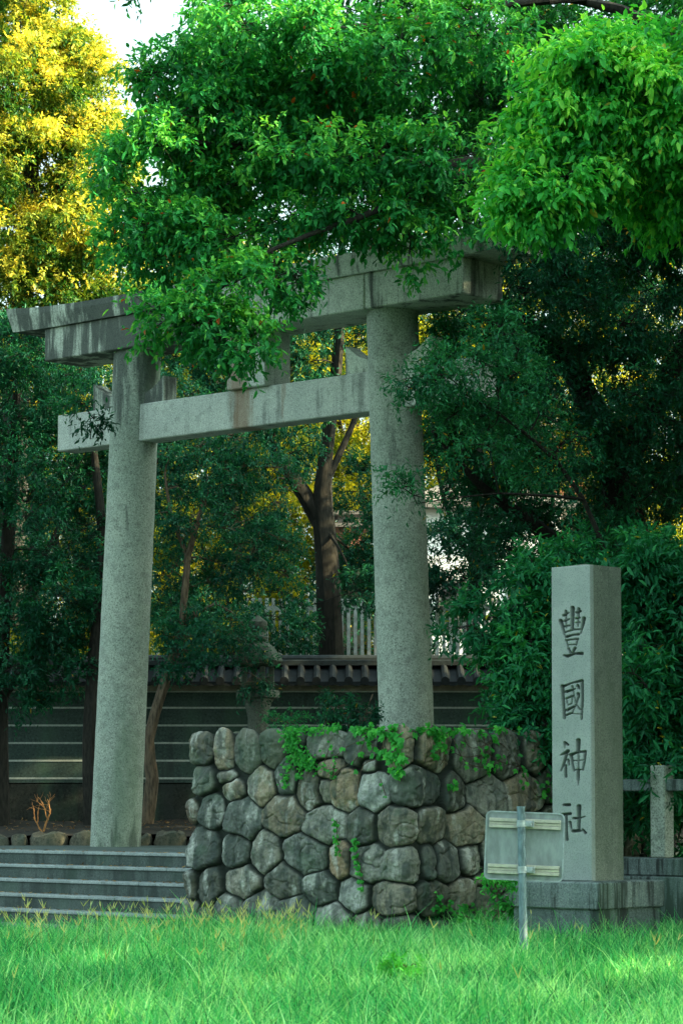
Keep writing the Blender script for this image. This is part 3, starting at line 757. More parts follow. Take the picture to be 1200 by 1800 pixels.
def rrect(cx, cz, wd, ht, r, n=6):
    o = []
    for (sx, sz, a0) in ((1, 1, 0), (-1, 1, 90), (-1, -1, 180), (1, -1, 270)):
        for i in range(n + 1):
            a = math.radians(a0 + 90 * i / n); o.append((cx + sx * (wd / 2 - r) + r * math.cos(a), cz + sz * (ht / 2 - r) + r * math.sin(a)))
    return o
def plate(mb, outline, y0, y1):
    n = len(outline); vs = [pc + pr_ * x + pz_ * z + pb * y0 for x, z in outline] + [pc + pr_ * x + pz_ * z + pb * y1 for x, z in outline]
    mb.add(vs, [tuple(range(n)), tuple(range(n, 2 * n))[::-1]] + [(i, n + i, n + (i + 1) % n, (i + 1) % n) for i in range(n)])
b = MB(); plate(b, rrect(0, 0, PW, PH, .045), 0, .002); build('panel', b, M['alu'], sg_)
b = MB(); rim = rrect(0, 0, PW, PH, .045); rin = rrect(0, 0, PW - .022, PH - .022, .036); n = len(rim)
vs = [pc + pr_ * x + pz_ * z + pb * (-.008) for x, z in rim] + [pc + pr_ * x + pz_ * z + pb * (-.008) for x, z in rin] + [pc + pr_ * x + pz_ * z - pb * .0005 for x, z in rim] + [pc + pr_ * x + pz_ * z - pb * .0005 for x, z in rin]
b.add(vs, [q for i in range(n) for q in ((i, (i + 1) % n, n + (i + 1) % n, n + i), (i, 2 * n + i, 2 * n + (i + 1) % n, (i + 1) % n), (n + i, n + (i + 1) % n, 3 * n + (i + 1) % n, 3 * n + i))])
build('rim', b, M['clamp'], sg_)
for zc in (.178, -.178):
    b = MB()
    c0 = pc + pz_ * zc - pr_ * (PW / 2 - .03)
    for (dz, th, dp) in ((.022, .026, .024), (-.004, .020, .012), (-.028, .024, .024)):
        b.box(c0 + pz_ * (dz - th / 2) - pb * (dp + .009), pr_ * (PW - .06), pb * dp, pz_ * th, .002)
    rl = build('rail', b, M['rail'], sg_)
    b = MB(); pc2 = spz + ax_ * ((pc[2] + zc - spz[2]) / ax_[2])
    ring = [pc2 - tz * .026, pc2 + tz * .026]; b.tube(ring, .037, 24)
    b.box(pc2 + pr_ * .03 - pz_ * .022 - pb * .012, pr_ * .055, pb * .05, pz_ * .044, .003)
    b.box(pc2 + pr_ * .062 - pz_ * .010 - pb * .024, pr_ * .018, pb * .02, pz_ * .02, .003)
    b.box(pc2 + pr_ * .090 - pz_ * .026 - pb * .010, pr_ * .006, pb * .05, pz_ * .052)
    build('clamp', b, M['clamp'], sg_)

# ------------------------------------------------------------------ plastered back wall with tiled roof
BY = 37.0
zz_ = lambda py: P(600, py, BY)[2]
bw = thing('tiled_garden_wall', 'long dark plastered wall with five white lines and a grey tiled roof, behind the gate', 'wall', (0, BY, .8))
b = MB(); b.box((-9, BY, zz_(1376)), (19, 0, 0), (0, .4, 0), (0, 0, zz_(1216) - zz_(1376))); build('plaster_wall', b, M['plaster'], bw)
b = MB(); b.box((-9, BY - .03, zz_(1215)), (19, 0, 0), (0, .46, 0), (0, 0, zz_(1196) - zz_(1215))); build('cream_cornice', b, M['cream'], bw)
b = MB(); b.box((-9, BY - .045, zz_(1217)), (19, 0, 0), (0, .49, 0), (0, 0, .016)); build('cornice_moulding', b, M['line'], bw)
for py in (1244, 1275, 1306, 1337, 1368):
    b = MB(); b.box((-9, BY - .006, zz_(py) - .014), (19, 0, 0), (0, .02, 0), (0, 0, .026)); build('white_line', b, M['line'], bw)
b = MB(); b.box((-9, BY - .02, .5), (19, 0, 0), (0, .45, 0), (0, 0, zz_(1378) - .5)); build('base_course', b, M['wallrock'], bw)
b = MB()
for k in range(64):
    x = -9 + k * .3; 
    for r in range(2):
        h = .33; cx, cz = x + .15 + r * .15, .72 + r * .31
        pts = [(0, cz - h / 2 + random.uniform(-.02, .02))]
        vs = []; n = 9
        for rr_, yy in ((1.0, 0.0), (.9, -.03), (.6, -.045)):
            for j in range(n):
                a = 2 * math.pi * j / n; vs.append((cx + rr_ * .155 * math.cos(a) * (1 + .12 * math.sin(j * 2.3 + k)), BY - .02 + yy, cz + .1 + rr_ * .16 * math.sin(a) * (1 + .12 * math.cos(j * 1.7 + k))))
        fs = [(i * n + j, i * n + (j + 1) % n, (i + 1) * n + (j + 1) % n, (i + 1) * n + j) for i in range(2) for j in range(n)] + [tuple(2 * n + j for j in range(n))]
        b.add(vs, fs)
ez, rz = zz_(1200), zz_(1170)
b = MB(); vs = []
for (y, z) in ((BY - .36, ez), (BY - .36, ez - .045), (BY + .2, ez - .03), (BY + .76, ez - .045), (BY + .76, ez), (BY + .2, rz)):
    vs.append((-9, y, z))
vs += [(10, v[1], v[2]) for v in vs]
b.add(vs, [(0, 1, 2, 3, 4, 5), (11, 10, 9, 8, 7, 6)] + [(i, 6 + i, 6 + (i + 1) % 6, (i + 1) % 6) for i in range(6)])
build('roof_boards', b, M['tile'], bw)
b = MB()
for k in range(84):
    x = -8.9 + k * .225
    for sy in (-1, 1):
        pts = [(x, BY + .2 + sy * .02, rz + .02), (x, BY + .2 + sy * .3, (rz + ez) / 2 + .012), (x, BY + .2 + sy * .585, ez + .012)]
        b.tube(pts, [.05, .05, .052], 8)
        b.tube([(x, BY + .2 + sy * .585, ez + .008), (x, BY + .2 + sy * .602, ez + .006)], [.062, .062], 10)
        vs = []  # sagging pan tile lip between the round tiles
        for j in range(7):
            a = j / 6; xx = x + .225 * a; zz0 = ez - .02 - .045 * math.sin(math.pi * a)
            vs += [(xx, BY + .2 + sy * .59, zz0 + .035), (xx, BY + .2 + sy * .59, zz0)]
        b.add(vs, [(2 * j, 2 * j + 1, 2 * j + 3, 2 * j + 2) for j in range(6)])
build('roof_tiles', b, M['tile'], bw, smooth=True)
b = MB(); b.box((-9, BY + .06, rz + .0), (19, 0, 0), (0, .28, 0), (0, 0, .085), .01); b.tube([(x, BY + .2, rz + .10) for x in np.linspace(-9, 10, 40)], .062, 10)
build('ridge', b, M['tileridge'], bw)

# picket fence and buildings behind
PY_ = 40.3
pf = thing('picket_fence', 'tall pale picket fence on the terrace behind the tiled wall', 'fence', (0, PY_, 2.7))
zt = P(600, 1052, PY_)[2]
for k in range(95):
    x = P(430, 1100, PY_)[0] + k * .105
    if x > P(1180, 1100, PY_)[0]: break
    b = MB(); h = zt - 2.7 + .008 * math.sin(k * 7)
    b.box((x, PY_, 2.6), (.052, 0, 0), (0, .03, 0), (0, 0, h + .1), .003)
    build('picket', b, M['picket'], pf)
b = MB(); x0, x1 = P(430, 1100, PY_)[0], P(1180, 1100, PY_)[0]
for z in (3.15, zt - .18): b.box((x0, PY_ + .031, z), (x1 - x0, 0, 0), (0, .04, 0), (0, 0, .07))
build('fence_rail', b, M['picket'], pf)
# white building
def building(name, label, cat, x0, x1, Y, z0, z1, mw, mr, nwin, roofh=.8, dep_=6, wz=None):
    t = thing(name, label, cat, ((x0 + x1) / 2, Y, z0))
    b = MB(); b.box((x0, Y, z0), (x1 - x0, 0, 0), (0, dep_, 0), (0, 0, z1 - z0)); build('wall', b, mw, t)
    b = MB(); o = .35; xm = dep_ / 2
    vs = [(x0 - o, Y - o, z1), (x1 + o, Y - o, z1), (x1 + o, Y + dep_ + o, z1), (x0 - o, Y + dep_ + o, z1), (x0 - o, Y - o, z1 + .12), (x1 + o, Y - o, z1 + .12), (x1 + o, Y + dep_ + o, z1 + .12), (x0 - o, Y + dep_ + o, z1 + .12), (x0 + .6, Y + xm, z1 + roofh), (x1 - .6, Y + xm, z1 + roofh)]
    b.add(vs, [(3, 2, 1, 0), (0, 1, 5, 4), (1, 2, 6, 5), (2, 3, 7, 6), (3, 0, 4, 7), (4, 5, 9, 8), (6, 7, 8, 9), (5, 6, 9), (7, 4, 8)])
    build('roof', b, mr, t)
    for k in range(nwin):
        wx_ = x0 + (x1 - x0) * (k + .5) / nwin; ww = min(.8, (x1 - x0) / nwin * .5); zc = z0 + (z1 - z0) * .55
        b = MB(); b.box((wx_ - ww / 2, Y - .03, zc - .5), (ww, 0, 0), (0, .05, 0), (0, 0, 1.0)); f = build('window', b, M['roofdark'], t)
        b = MB(); b.box((wx_ - ww / 2 + .06, Y - .034, zc - .44), (ww - .12, 0, 0), (0, .02, 0), (0, 0, .88)); build('pane', b, M['window'], f)
    return t
building('white_building', 'white rendered building behind the picket fence, seen through leaves', 'building', P(740, 1000, 50)[0], P(985, 1000, 50)[0], 50, 2.7, P(0, 895, 50)[2], M['whitewall'], M['roofdark'], 2, .9)
building('red_brown_building', 'red brown building high among the trees behind the gate', 'building', P(930, 800, 56)[0], P(1130, 800, 56)[0], 56, 2.7, P(0, 775, 56)[2], M['brick'], M['roofdark'], 1, .8, 4)
pvn = thing('small_pavilion', 'small reddish pavilion with a grey roof beside the forked trunk', 'pavilion', (P(612, 950, 45)[0], 45, 2.7))
px0, px1 = P(588, 0, 45)[0], P(640, 0, 45)[0]; pz0, pz1 = P(0, 950, 45)[2], P(0, 927, 45)[2]
b = MB(); 
for x in (px0 + .06, (px0 + px1) / 2 + .05, px1 - .16): b.box((x, 45.02, pz0 - .3), (.1, 0, 0), (0, .1, 0), (0, 0, pz1 - pz0 + .3))
b.box((px0, 45.0, pz0 - .35), (px1 - px0, 0, 0), (0, .9, 0), (0, 0, .35)); build('frame', b, M['brick'], pvn)
b = MB(); b.box((px0 + .02, 45.03, 2.6), (px1 - px0 - .04, 0, 0), (0, .8, 0), (0, 0, pz0 - 2.955)); build('base', b, M['wallrock'], pvn)
b = MB(); b.box((px0 - .1, 44.9, pz1 + .002), (px1 - px0 + .2, 0, 0), (0, 1.1, 0), (0, 0, .07)); b.box((px0 + .05, 45.1, pz1 + .10), (px1 - px0 - .1, 0, 0), (0, .7, 0), (0, 0, .12)); b.box((px0 - .06, 45.0, pz1 + .22), (px1 - px0 + .1, 0, 0), (0, .9, 0), (0, 0, .07), .01); build('roof', b, M['roofdark'], pvn)

# ------------------------------------------------------------------ stone lantern
LY = 34.3; lc = P(453, 1400, LY); lz = lambda py: P(453, py, LY)[2] - .80
ln = thing('stone_lantern', 'old stone lantern with domed cap and onion finial, dim in front of the tiled wall', 'lantern', (lc[0], LY, .80))
lb = (lc[0], LY, .80); s_ = LY / F
b = MB(); b.loft(lb, [(-.05, .36), (.12, .36), (.16, .32), (.30, .28), (.34, .22)], 6, .3); build('foot', b, M['lantern'], ln)
b = MB(); b.loft(lb, [(.34, .20), (.45, .15), (lz(1290), .135), (lz(1262), .13), (lz(1240), .17), (lz(1236), .17)], 20); build('shaft', b, M['lantern'], ln, smooth=True)
b = MB(); b.loft(lb, [(lz(1236) + .002, .19), (lz(1229), .22), (lz(1226), .30), (lz(1215), .30), (lz(1213), .285)], 4, .35); build('platform', b, M['lantern'], ln)
fz_a, fz_b = lz(1213) + .002, lz(1172)
for k in range(4):
    a = .35 + k * math.pi / 2; cx, cy = lc[0] + .185 * math.cos(a), LY + .185 * math.sin(a)
    b = MB(); b.box((cx - .035, cy - .035, .80 + fz_a), (.07, 0, 0), (0, .07, 0), (0, 0, fz_b - fz_a - .002), .008); build('light_chamber_post', b, M['lantern'], ln)
b = MB(); b.loft(lb, [(fz_b, .20), (lz(1168), .29), (lz(1162), .335), (lz(1157), .32), (lz(1148), .27), (lz(1138), .22), (lz(1130), .14), (lz(1127), .09)], 6, .2); build('cap', b, M['lantern'], ln)
b = MB(); b.loft(lb, [(lz(1128), .09), (lz(1125), .13), (lz(1120), .14), (lz(1116), .10), (lz(1112), .08), (lz(1108), .10), (lz(1102), .125), (lz(1093), .12), (lz(1087), .06), (lz(1082), .02)], 20); build('finial', b, M['lantern'], ln, smooth=True)

# kerb rocks edging the bed
x = -6.5; k = 0
while x < 4:
    L = random.uniform(.2, .5); h = random.uniform(.08, .16)
    vs = []; n = 12
    for i, (zz0, rr_) in enumerate(((-.05, .98), (h * .45, 1.0), (h * .85, .86), (h, .5))):
        for j in range(n):
            a = 2 * math.pi * j / n; ca, sa = math.cos(a), math.sin(a)
            sx = math.copysign(abs(ca) ** .75, ca); sy = math.copysign(abs(sa) ** .6, sa)
            vs.append((x + L / 2 + sx * L / 2 * rr_ * (1 + .09 * math.sin(j * 3 + k * 2.1)), 32.42 + sy * .16 * rr_, LZ + zz0 + .03 * math.sin(j * 1.3 + k * 1.7)))
    b = MB(); b.add(vs, [(i * n + j, i * n + (j + 1) % n, (i + 1) * n + (j + 1) % n, (i + 1) * n + j) for i in range(3) for j in range(n)] + [tuple(3 * n + j for j in range(n))])
    o = build('edging_rock', b, M['kerb'], None, smooth=True, at=(x + L / 2, 32.42, LZ))
    tag(o, 'rough rock in the low row edging the planting bed behind the gate pillar', 'rock', 'rocks edging the planting bed')
    x += L + .02; k += 1
# ------------------------------------------------------------------ trees
def T(px, py, Z, r): return LP(px, py, Z, r)
BK, BK2 = M['bark'], M['bark2']
# overhanging camphor in front of the gate; its trunk stands right of the frame
tree('camphor_tree', 'broad green tree whose boughs hang over and in front of the torii lintels', 
  [[(5.6, 27.5, .4, .42), (5.5, 27.4, 3.0, .36), (5.0, 27.3, 5.6, .30), (4.2, 27.1, 7.4, .18), (2.4, 27.0, 7.9, .10), (.9, 26.9, 7.9, .06), (-.6, 26.8, 8.0, .04), (-1.8, 26.7, 8.1, .025)],
   [(5.0, 27.3, 5.6, .26), (4.6, 27.6, 8.0, .2), (3.0, 27.8, 9.8, .06), (.6, 27.6, 9.6, .04), (-1.2, 27.3, 9.2, .05)],
   [(2.4, 27.0, 7.9, .05), (1.2, 26.7, 7.7, .045), (.2, 26.3, 7.2, .03), (-.7, 26.0, 6.8, .02), (-1.3, 25.9, 6.3, .012)],
   [(5.0, 27.3, 5.6, .22), (5.4, 28.5, 8.5, .16), (5.6, 29, 11, .08)]],
  [B(300,120,27,40,30,.5,7), B(340,190,27,75,75,.9,18), B(450,50,27,85,80,1.1,28), B(280,310,27,85,110,.9,26), B(270,420,26.6,65,55,.6,14), B(420,250,27.5,110,120,1.1,34), B(560,90,27,120,90,1.1,30),
   B(450,390,27,100,80,.8,22), B(350,425,26.6,60,30,.5,7), B(600,372,26.5,110,20,.5,9), B(600,265,26.3,120,22,.4,10), B(770,275,26.3,60,22,.4,7), B(545,285,26.2,60,20,.4,5), B(740,368,26.5,60,18,.4,5), B(700,425,26.4,45,14,.2,2), B(520,470,26.0,30,14,.2,2), B(810,375,26.4,40,18,.3,4),
   B(410,505,25.7,50,26,.3,5), B(370,560,25.6,60,22,.3,9), B(420,600,25.6,32,16,.22,5), B(300,560,25.7,26,12,.2,3), B(480,485,25.9,50,18,.3,3), B(720,100,26.8,120,60,.8,18), B(820,60,27,90,60,.8,14)],
  M['lf_canopy'], BK, leaf=(.088, .050), tufts=9, ntw=5, nlf=6, twl=.24, subr=.33, tone0=.46, droop=.5, cat='tree', tip=.2)
tree('camphor_tree', 'shade darkened green tree whose crown rises behind the right half of the torii',
  [[(6.4, 30.6, .4, .40), (6.3, 30.5, 3.0, .34), (5.6, 30.2, 6.0, .28), (4.2, 29.8, 7.6, .2), (2.2, 29.4, 8.2, .13), (.4, 29.2, 8.3, .07)],
   [(5.6, 30.2, 6.0, .22), (5.0, 30.4, 8.4, .16), (3.4, 30.2, 9.6, .10), (1.0, 29.8, 9.9, .05)]],
  [B(560,180,29,150,110,1.1,30), B(720,190,29,150,130,1.3,36), B(620,300,28.6,140,85,1.0,30), B(760,290,28.6,110,75,1.0,26), B(880,80,29.2,160,100,1.2,34), B(1050,40,29.5,150,90,1.3,28), B(600,-60,29,420,80,1.4,44), B(1150,140,30,140,150,1.4,34), B(1180,330,30,110,110,1.3,24), B(1150,380,29.6,90,50,.9,14), B(900,250,29.4,110,100,1.0,24), B(420,200,29,100,120,1.0,18)],
  M['lf_shaded'], BK, leaf=(.085, .046), tufts=9, ntw=5, nlf=6, twl=.24, subr=.36, tone0=.42, droop=.4, tip=.15)
# bright bough, upper right, a nearer tree
tree('camphor_tree', 'bright skylit green leafy bough reaching in from the right, above the carved pillar',
  [[(6.6, 22.5, 0, .30), (6.5, 22.5, 3, .26), (6.0, 22.4, 5.8, .14), (4.4, 22.2, 7.0, .06), (2.8, 22.1, 7.0, .035), (1.8, 21.9, 6.5, .02)],
   [(6.0, 22.4, 5.8, .12), (5.3, 22.3, 7.2, .08), (3.6, 22.2, 7.6, .04)]],
  [B(975,305,21.9,80,38,.5,26), B(905,325,21.8,28,22,.3,7), B(940,358,21.8,45,16,.3,7), B(1010,215,22.1,85,50,.6,28), B(1030,140,22.2,75,45,.6,20), B(1100,170,22.3,95,90,.8,36), B(1090,90,22.4,70,35,.6,12), B(1160,250,22.4,90,55,.7,22), B(1150,335,22.8,70,30,.5,10), B(1210,350,22.8,50,40,.5,8), B(1230,200,22.5,120,150,.9,30)],
  M['lf_skylit'], BK, leaf=(.088, .050), tufts=10, ntw=6, nlf=6, twl=.22, subr=.26, tone0=.5, droop=.75)
# dark trees right of the gate
tree('evergreen_tree', 'dark small leaved tree filling the space right of the gate behind its lintel ends',
  [[(3.6, 30.5, .6, .30), (3.55, 30.4, 3, .26), (3.2, 30.3, 5, .20), (2.6, 30.1, 6.4, .12), (1.9, 29.9, 6.9, .06)],
   [(3.5, 30.4, 3.0, .16), (2.5, 30.0, 4.2, .10), (1.6, 29.4, 4.8, .05), (1.0, 28.4, 5.3, .02)],
   [(3.2, 30.3, 5, .16), (4.2, 30.5, 7, .10), (4.8, 30.6, 8.4, .05)]],
  [B(955,425,27.0,35,22,.3,6), B(900,530,29.5,130,70,1.0,24), B(1060,520,30,150,120,1.2,36), B(850,640,29,95,80,.9,22), B(1000,680,30,150,100,1.2,32), B(1140,720,30,110,130,1.2,30), B(860,770,29.5,100,70,.9,18), B(990,830,30,120,80,1.1,18), B(1120,900,30,110,110,1.2,26), B(840,900,30.5,95,60,.9,15), B(960,950,30,120,50,1.0,16), B(1250,600,30.5,120,260,1.4,40), B(1150,850,30.8,80,60,.8,16), B(1130,470,30.6,90,50,.8,14), B(800,830,30,50,60,.5,8)],
  M['lf_dark'], BK, leaf=(.070, .030), tufts=10, ntw=5, nlf=7, twl=.24, subr=.36, tone0=.45, gap=.13)
tree('maple_sapling', 'thin drooping spray of small pale leaves in front of the right gate pillar', 
  [[(3.2, 27.6, .5, .045), (3.1, 27.4, 2.5, .035), (2.5, 27.0, 4.4, .024), (1.6, 26.4, 5.2, .015), (.9, 26.0, 5.5, .007)], [(2.5, 27.0, 4.4, .02), (1.6, 26.5, 4.4, .011), (.75, 26.1, 4.25, .005)]],
  [B(720,660,26,48,34,.3,7), B(800,650,26.2,60,50,.4,12), B(720,870,26.1,25,22,.2,3), B(830,760,26.4,60,60,.5,10), B(900,690,26.8,70,80,.5,18), B(960,780,27.2,60,80,.5,14), B(880,600,26.7,50,50,.4,8)],
  M['lf_dark'], BK, leaf=(.062, .026), tufts=8, ntw=4, nlf=7, twl=.26, subr=.26, tone0=.8)
# shrubs around the carved pillar
tree('large_shrub', 'large glossy green shrub behind the boulder wall, left of the carved pillar',
  [[(2.6, 26.9, .6, .09), (2.5, 26.7, 1.6, .07), (2.2, 26.5, 2.6, .04)], [(2.5, 26.7, 1.6, .05), (1.9, 26.2, 2.4, .03), (1.3, 25.8, 3.0, .012)]],
  [B(930,1125,26,50,42,.5,12), B(850,1078,25.9,45,18,.3,5), B(800,1098,25.8,20,8,.12,1), B(940,1190,26,70,75,.6,24), B(920,1215,25.8,35,42,.4,10), B(950,1270,25.7,40,40,.3,9), B(1000,1060,26.3,90,60,.6,22), B(1050,1000,26.8,120,50,.7,20), B(960,1330,25.6,22,30,.2,4)],
  M['lf_shrub'], BK, leaf=(.10, .042), tufts=8, ntw=5, nlf=6, twl=.24, subr=.26, tone0=.45, cat='shrub', trunk_name='stem', crown_name='foliage')
tree('large_shrub', 'dark green shrub with long leaves right of the carved pillar, over the stone fence',
  [[(3.9, 25.5, .6, .09), (3.8, 25.4, 1.8, .07), (3.5, 25.2, 3.2, .04)], [(3.8, 25.4, 1.8, .05), (3.2, 24.9, 2.3, .02)]],
  [B(1150,1020,25.6,70,70,.5,16), B(1170,1120,25.2,60,70,.5,18), B(1160,1230,25.2,60,70,.5,18), B(1160,1320,25.3,60,40,.4,12), B(1240,1200,25.3,60,220,.6,26), B(1130,1190,24.4,30,16,.15,2), B(1180,1350,24.4,20,20,.3,2), B(1200,1440,26.3,40,50,.4,8), B(1118,1420,25.6,14,30,.2,3)],
  M['lf_shrub'], BK, leaf=(.11, .040), tufts=8, ntw=5, nlf=6, twl=.25, subr=.27, tone0=.36, cat='shrub', trunk_name='stem', crown_name='foliage')
# left dark trees
tree('evergreen_tree', 'dense dark green tree left of the gate, its crown ending below the lintel',
  [[(-4.6, 35.2, .85, .16), (-4.6, 35.2, 3, .13), (-4.5, 35.3, 5, .09), (-4.4, 35.3, 6.8, .05)], [(-4.6, 35.2, 2.6, .08), (-3.9, 35.0, 3.6, .04)]],
  [B(30,610,34.6,75,45,.6,22), B(60,690,35,80,60,.7,20), B(30,800,35,90,80,.8,26), B(120,830,35.4,70,80,.6,14), B(60,930,35,110,70,.8,26), B(100,1060,34.8,80,70,.7,26), B(40,1130,34.8,80,80,.7,26), B(110,1160,35,60,40,.5,10), B(20,1230,34.8,50,40,.4,8), B(-90,900,35,90,260,.9,40), B(155,720,30.6,20,20,.12,2)],
  M['lf_dark'], BK, leaf=(.075, .032), tufts=9, ntw=5, nlf=6, twl=.22, subr=.32, tone0=.42)
tree('slender_tree', 'slim tree with a straight dark trunk just left of the left gate pillar',
  [[T(160,1450,34.6,13), T(158,1300,34.6,13), T(166,1150,34.7,11), T(180,950,34.9,9), T(160,750,35,6)], [T(180,1000,34.9,6), T(230,880,35.2,4), T(300,780,35.4,2)]],
  [B(240,700,35.5,70,50,.5,9), B(150,690,35.6,60,50,.5,9), B(150,980,35.4,30,80,.4,6), B(180,850,36,60,60,.5,8), B(290,680,36,60,45,.5,8)],
  M['lf_teal'], BK, leaf=(.07, .03), tufts=8, ntw=5, nlf=6, subr=.3, tone0=.45)
tree('slender_tree', 'leaning slim tree with tan bark between the gate pillars, in front of the tiled wall',
  [[T(258,1447,34.2,12), T(268,1370,34.2,12), T(262,1300,34.2,10), T(290,1200,34.3,9), T(320,1100,34.4,7), T(330,980,34.5,6), T(360,880,34.6,4)], [T(320,1100,34.4,4), T(380,1060,34.3,3), T(430,1100,34.2,2)], [T(330,980,34.5,4), T(300,900,34.7,3), T(290,830,34.9,2)]],
  [B(360,830,35,85,50,.6,14), B(450,850,35.2,70,55,.6,12), B(320,900,34.8,60,50,.5,10), B(420,950,35,90,45,.6,14), B(350,1010,34.6,75,35,.5,10), B(360,1120,34.1,80,38,.5,13), B(310,1130,34.3,45,50,.4,8), B(420,1185,33.9,45,16,.25,4), B(470,1010,35.3,60,50,.5,8), B(400,1115,33.8,34,30,.3,4), B(390,770,35.4,100,40,.6,12)],
  M['lf_teal'], BK2, leaf=(.062, .03), tufts=9, ntw=5, nlf=6, subr=.28, tone0=.5, gap=.10)
# forked tree behind the wall
tree('forked_tree', 'tall dark tree with a forked trunk behind the tiled wall, between the gate pillars',
  [[T(582,1175,39.6,26), T(578,1050,39.6,22), T(572,960,39.6,21), T(566,890,39.6,19), T(570,820,39.6,14), T(580,740,39.6,12), T(592,640,39.7,10), T(600,520,39.8,8), T(600,380,39.8,5)],
   [T(568,930,39.6,15), T(535,870,39.6,14), T(500,820,39.5,12), T(470,770,39.4,9), T(430,690,39.2,6), T(400,600,39.2,4)],
   [T(572,850,39.6,7), T(600,790,39.7,6), T(630,720,39.9,5), T(660,620,40,3)]],
  [B(330,820,39.3,80,90,.7,18), B(420,900,39.4,90,60,.7,14), B(470,640,39.2,110,90,1.0,22), B(560,560,39.5,120,90,1.0,20), B(400,720,39,90,60,.9,16), B(330,660,39,70,70,.9,14), B(640,520,39.8,110,90,1.0,16), B(520,430,39.6,170,80,1.2,28), B(350,560,39,90,80,.9,14), B(520,760,38.8,60,40,.5,7), B(700,420,40,150,110,1.2,22), B(590,300,40,220,120,1.5,30), B(630,1030,38.9,26,16,.2,4), B(625,1000,41,50,28,.5,14), B(630,960,41,40,10,.4,3), B(640,860,42,50,50,.6,8), B(480,1110,38.6,60,35,.4,12), B(620,1110,42.5,70,50,.6,14), B(820,1110,42.5,110,50,.6,18), B(700,900,41,40,90,.6,8)],
  M['lf_teal'], BK, leaf=(.085, .037), tufts=9, ntw=5, nlf=6, subr=.40, tone0=.42, gap=.16)
tree('slender_tree', 'dim tree with several thin stems behind the tiled wall, right of the gate',
  [[T(830,1170,40.5,12), T(835,1000,40.5,11), T(840,800,40.6,9), T(850,600,40.8,6)], [T(835,1000,40.5,7), T(900,850,40.4,5), T(960,700,40.4,3)], [T(835,1000,40.5,6), T(780,880,40.6,4), T(760,760,40.6,2)]],
  [B(780,960,39.8,60,60,.5,12), B(800,1030,39.8,60,30,.5,7), B(880,960,39.9,60,50,.5,8), B(880,900,40.5,120,80,.9,16), B(820,760,40.6,120,80,.9,16), B(960,780,40.6,110,110,1.0,18), B(1050,980,40.5,130,100,1.0,22), B(870,620,40.8,140,90,1.0,20), B(1080,620,41,140,160,1.2,32), B(900,1010,40.6,90,40,.6,8), B(1000,450,41,220,110,1.3,34), B(1140,480,41,110,80,.9,22), B(1150,780,41,90,130,.9,24), B(1120,640,41.4,110,90,.9,20)],
  M['lf_teal'], BK, leaf=(.085, .037), tufts=9, ntw=5, nlf=6, subr=.40, tone0=.38, gap=.16)
tree('slender_tree', 'dark leafy tree behind the tiled wall, at the left edge behind the gate',
  [[T(60,1180,39,14), T(62,1000,39,12), T(70,800,39.2,10), T(90,620,39.4,6)], [T(62,1000,39,8), T(150,860,39.2,5), T(220,760,39.4,3)]],
  [B(200,900,39.4,110,90,.9,18), B(100,760,39.4,130,100,1.0,24), B(230,1030,39.2,110,70,.8,16), B(60,960,39.2,120,120,1.0,24), B(420,1080,39.3,140,50,.7,16), B(250,800,39.6,90,60,.8,12), B(120,620,39.6,90,50,.8,12), B(330,1100,39.2,80,40,.6,10), B(500,960,40.5,80,70,.6,9)],
  M['lf_teal'], BK, leaf=(.085, .037), tufts=8, ntw=5, nlf=6, subr=.38, tone0=.36, gap=.12)
# golden sunlit tree, upper left
gold = tree('golden_tree', 'tall golden yellow sunlit tree behind the left end of the lintel, against the pale sky',
  [[T(20,1100,46,30), T(24,800,46,26), T(40,500,46,20), T(60,250,46,12), T(70,80,46,6)], [T(30,640,46,14), T(100,500,46,9), T(150,420,46,5)], [T(40,480,46,12), T(120,300,46,7), T(160,180,46,4)], [T(24,700,46,16), T(-90,420,46,12), T(-160,220,46,6)]],
  [B(70,40,46,70,50,1.1,20), B(40,170,45.6,100,80,1.5,44), B(150,160,46,62,68,1.2,30), B(110,110,46.2,50,40,1.0,12), B(60,300,45.4,110,70,1.4,30), B(170,270,45.8,55,60,1.0,18), B(20,420,45.2,80,60,1.2,22), B(120,420,45.2,75,60,1.1,30), B(170,480,45.4,60,40,.9,14), B(60,500,45.3,90,45,1.0,18), B(60,260,46.8,120,260,1.0,60), B(-120,250,46,130,250,2.4,60), B(-40,20,46.5,110,90,1.5,26), B(250,470,46,70,50,.8,12), B(110,610,46,120,70,1.2,16)],
  M['lf_gold'], BK, leaf=(.085, .048), tufts=15, ntw=6, nlf=6, twl=.28, subr=.46, tone0=.38, droop=.3, twigs=False, tip=.55)
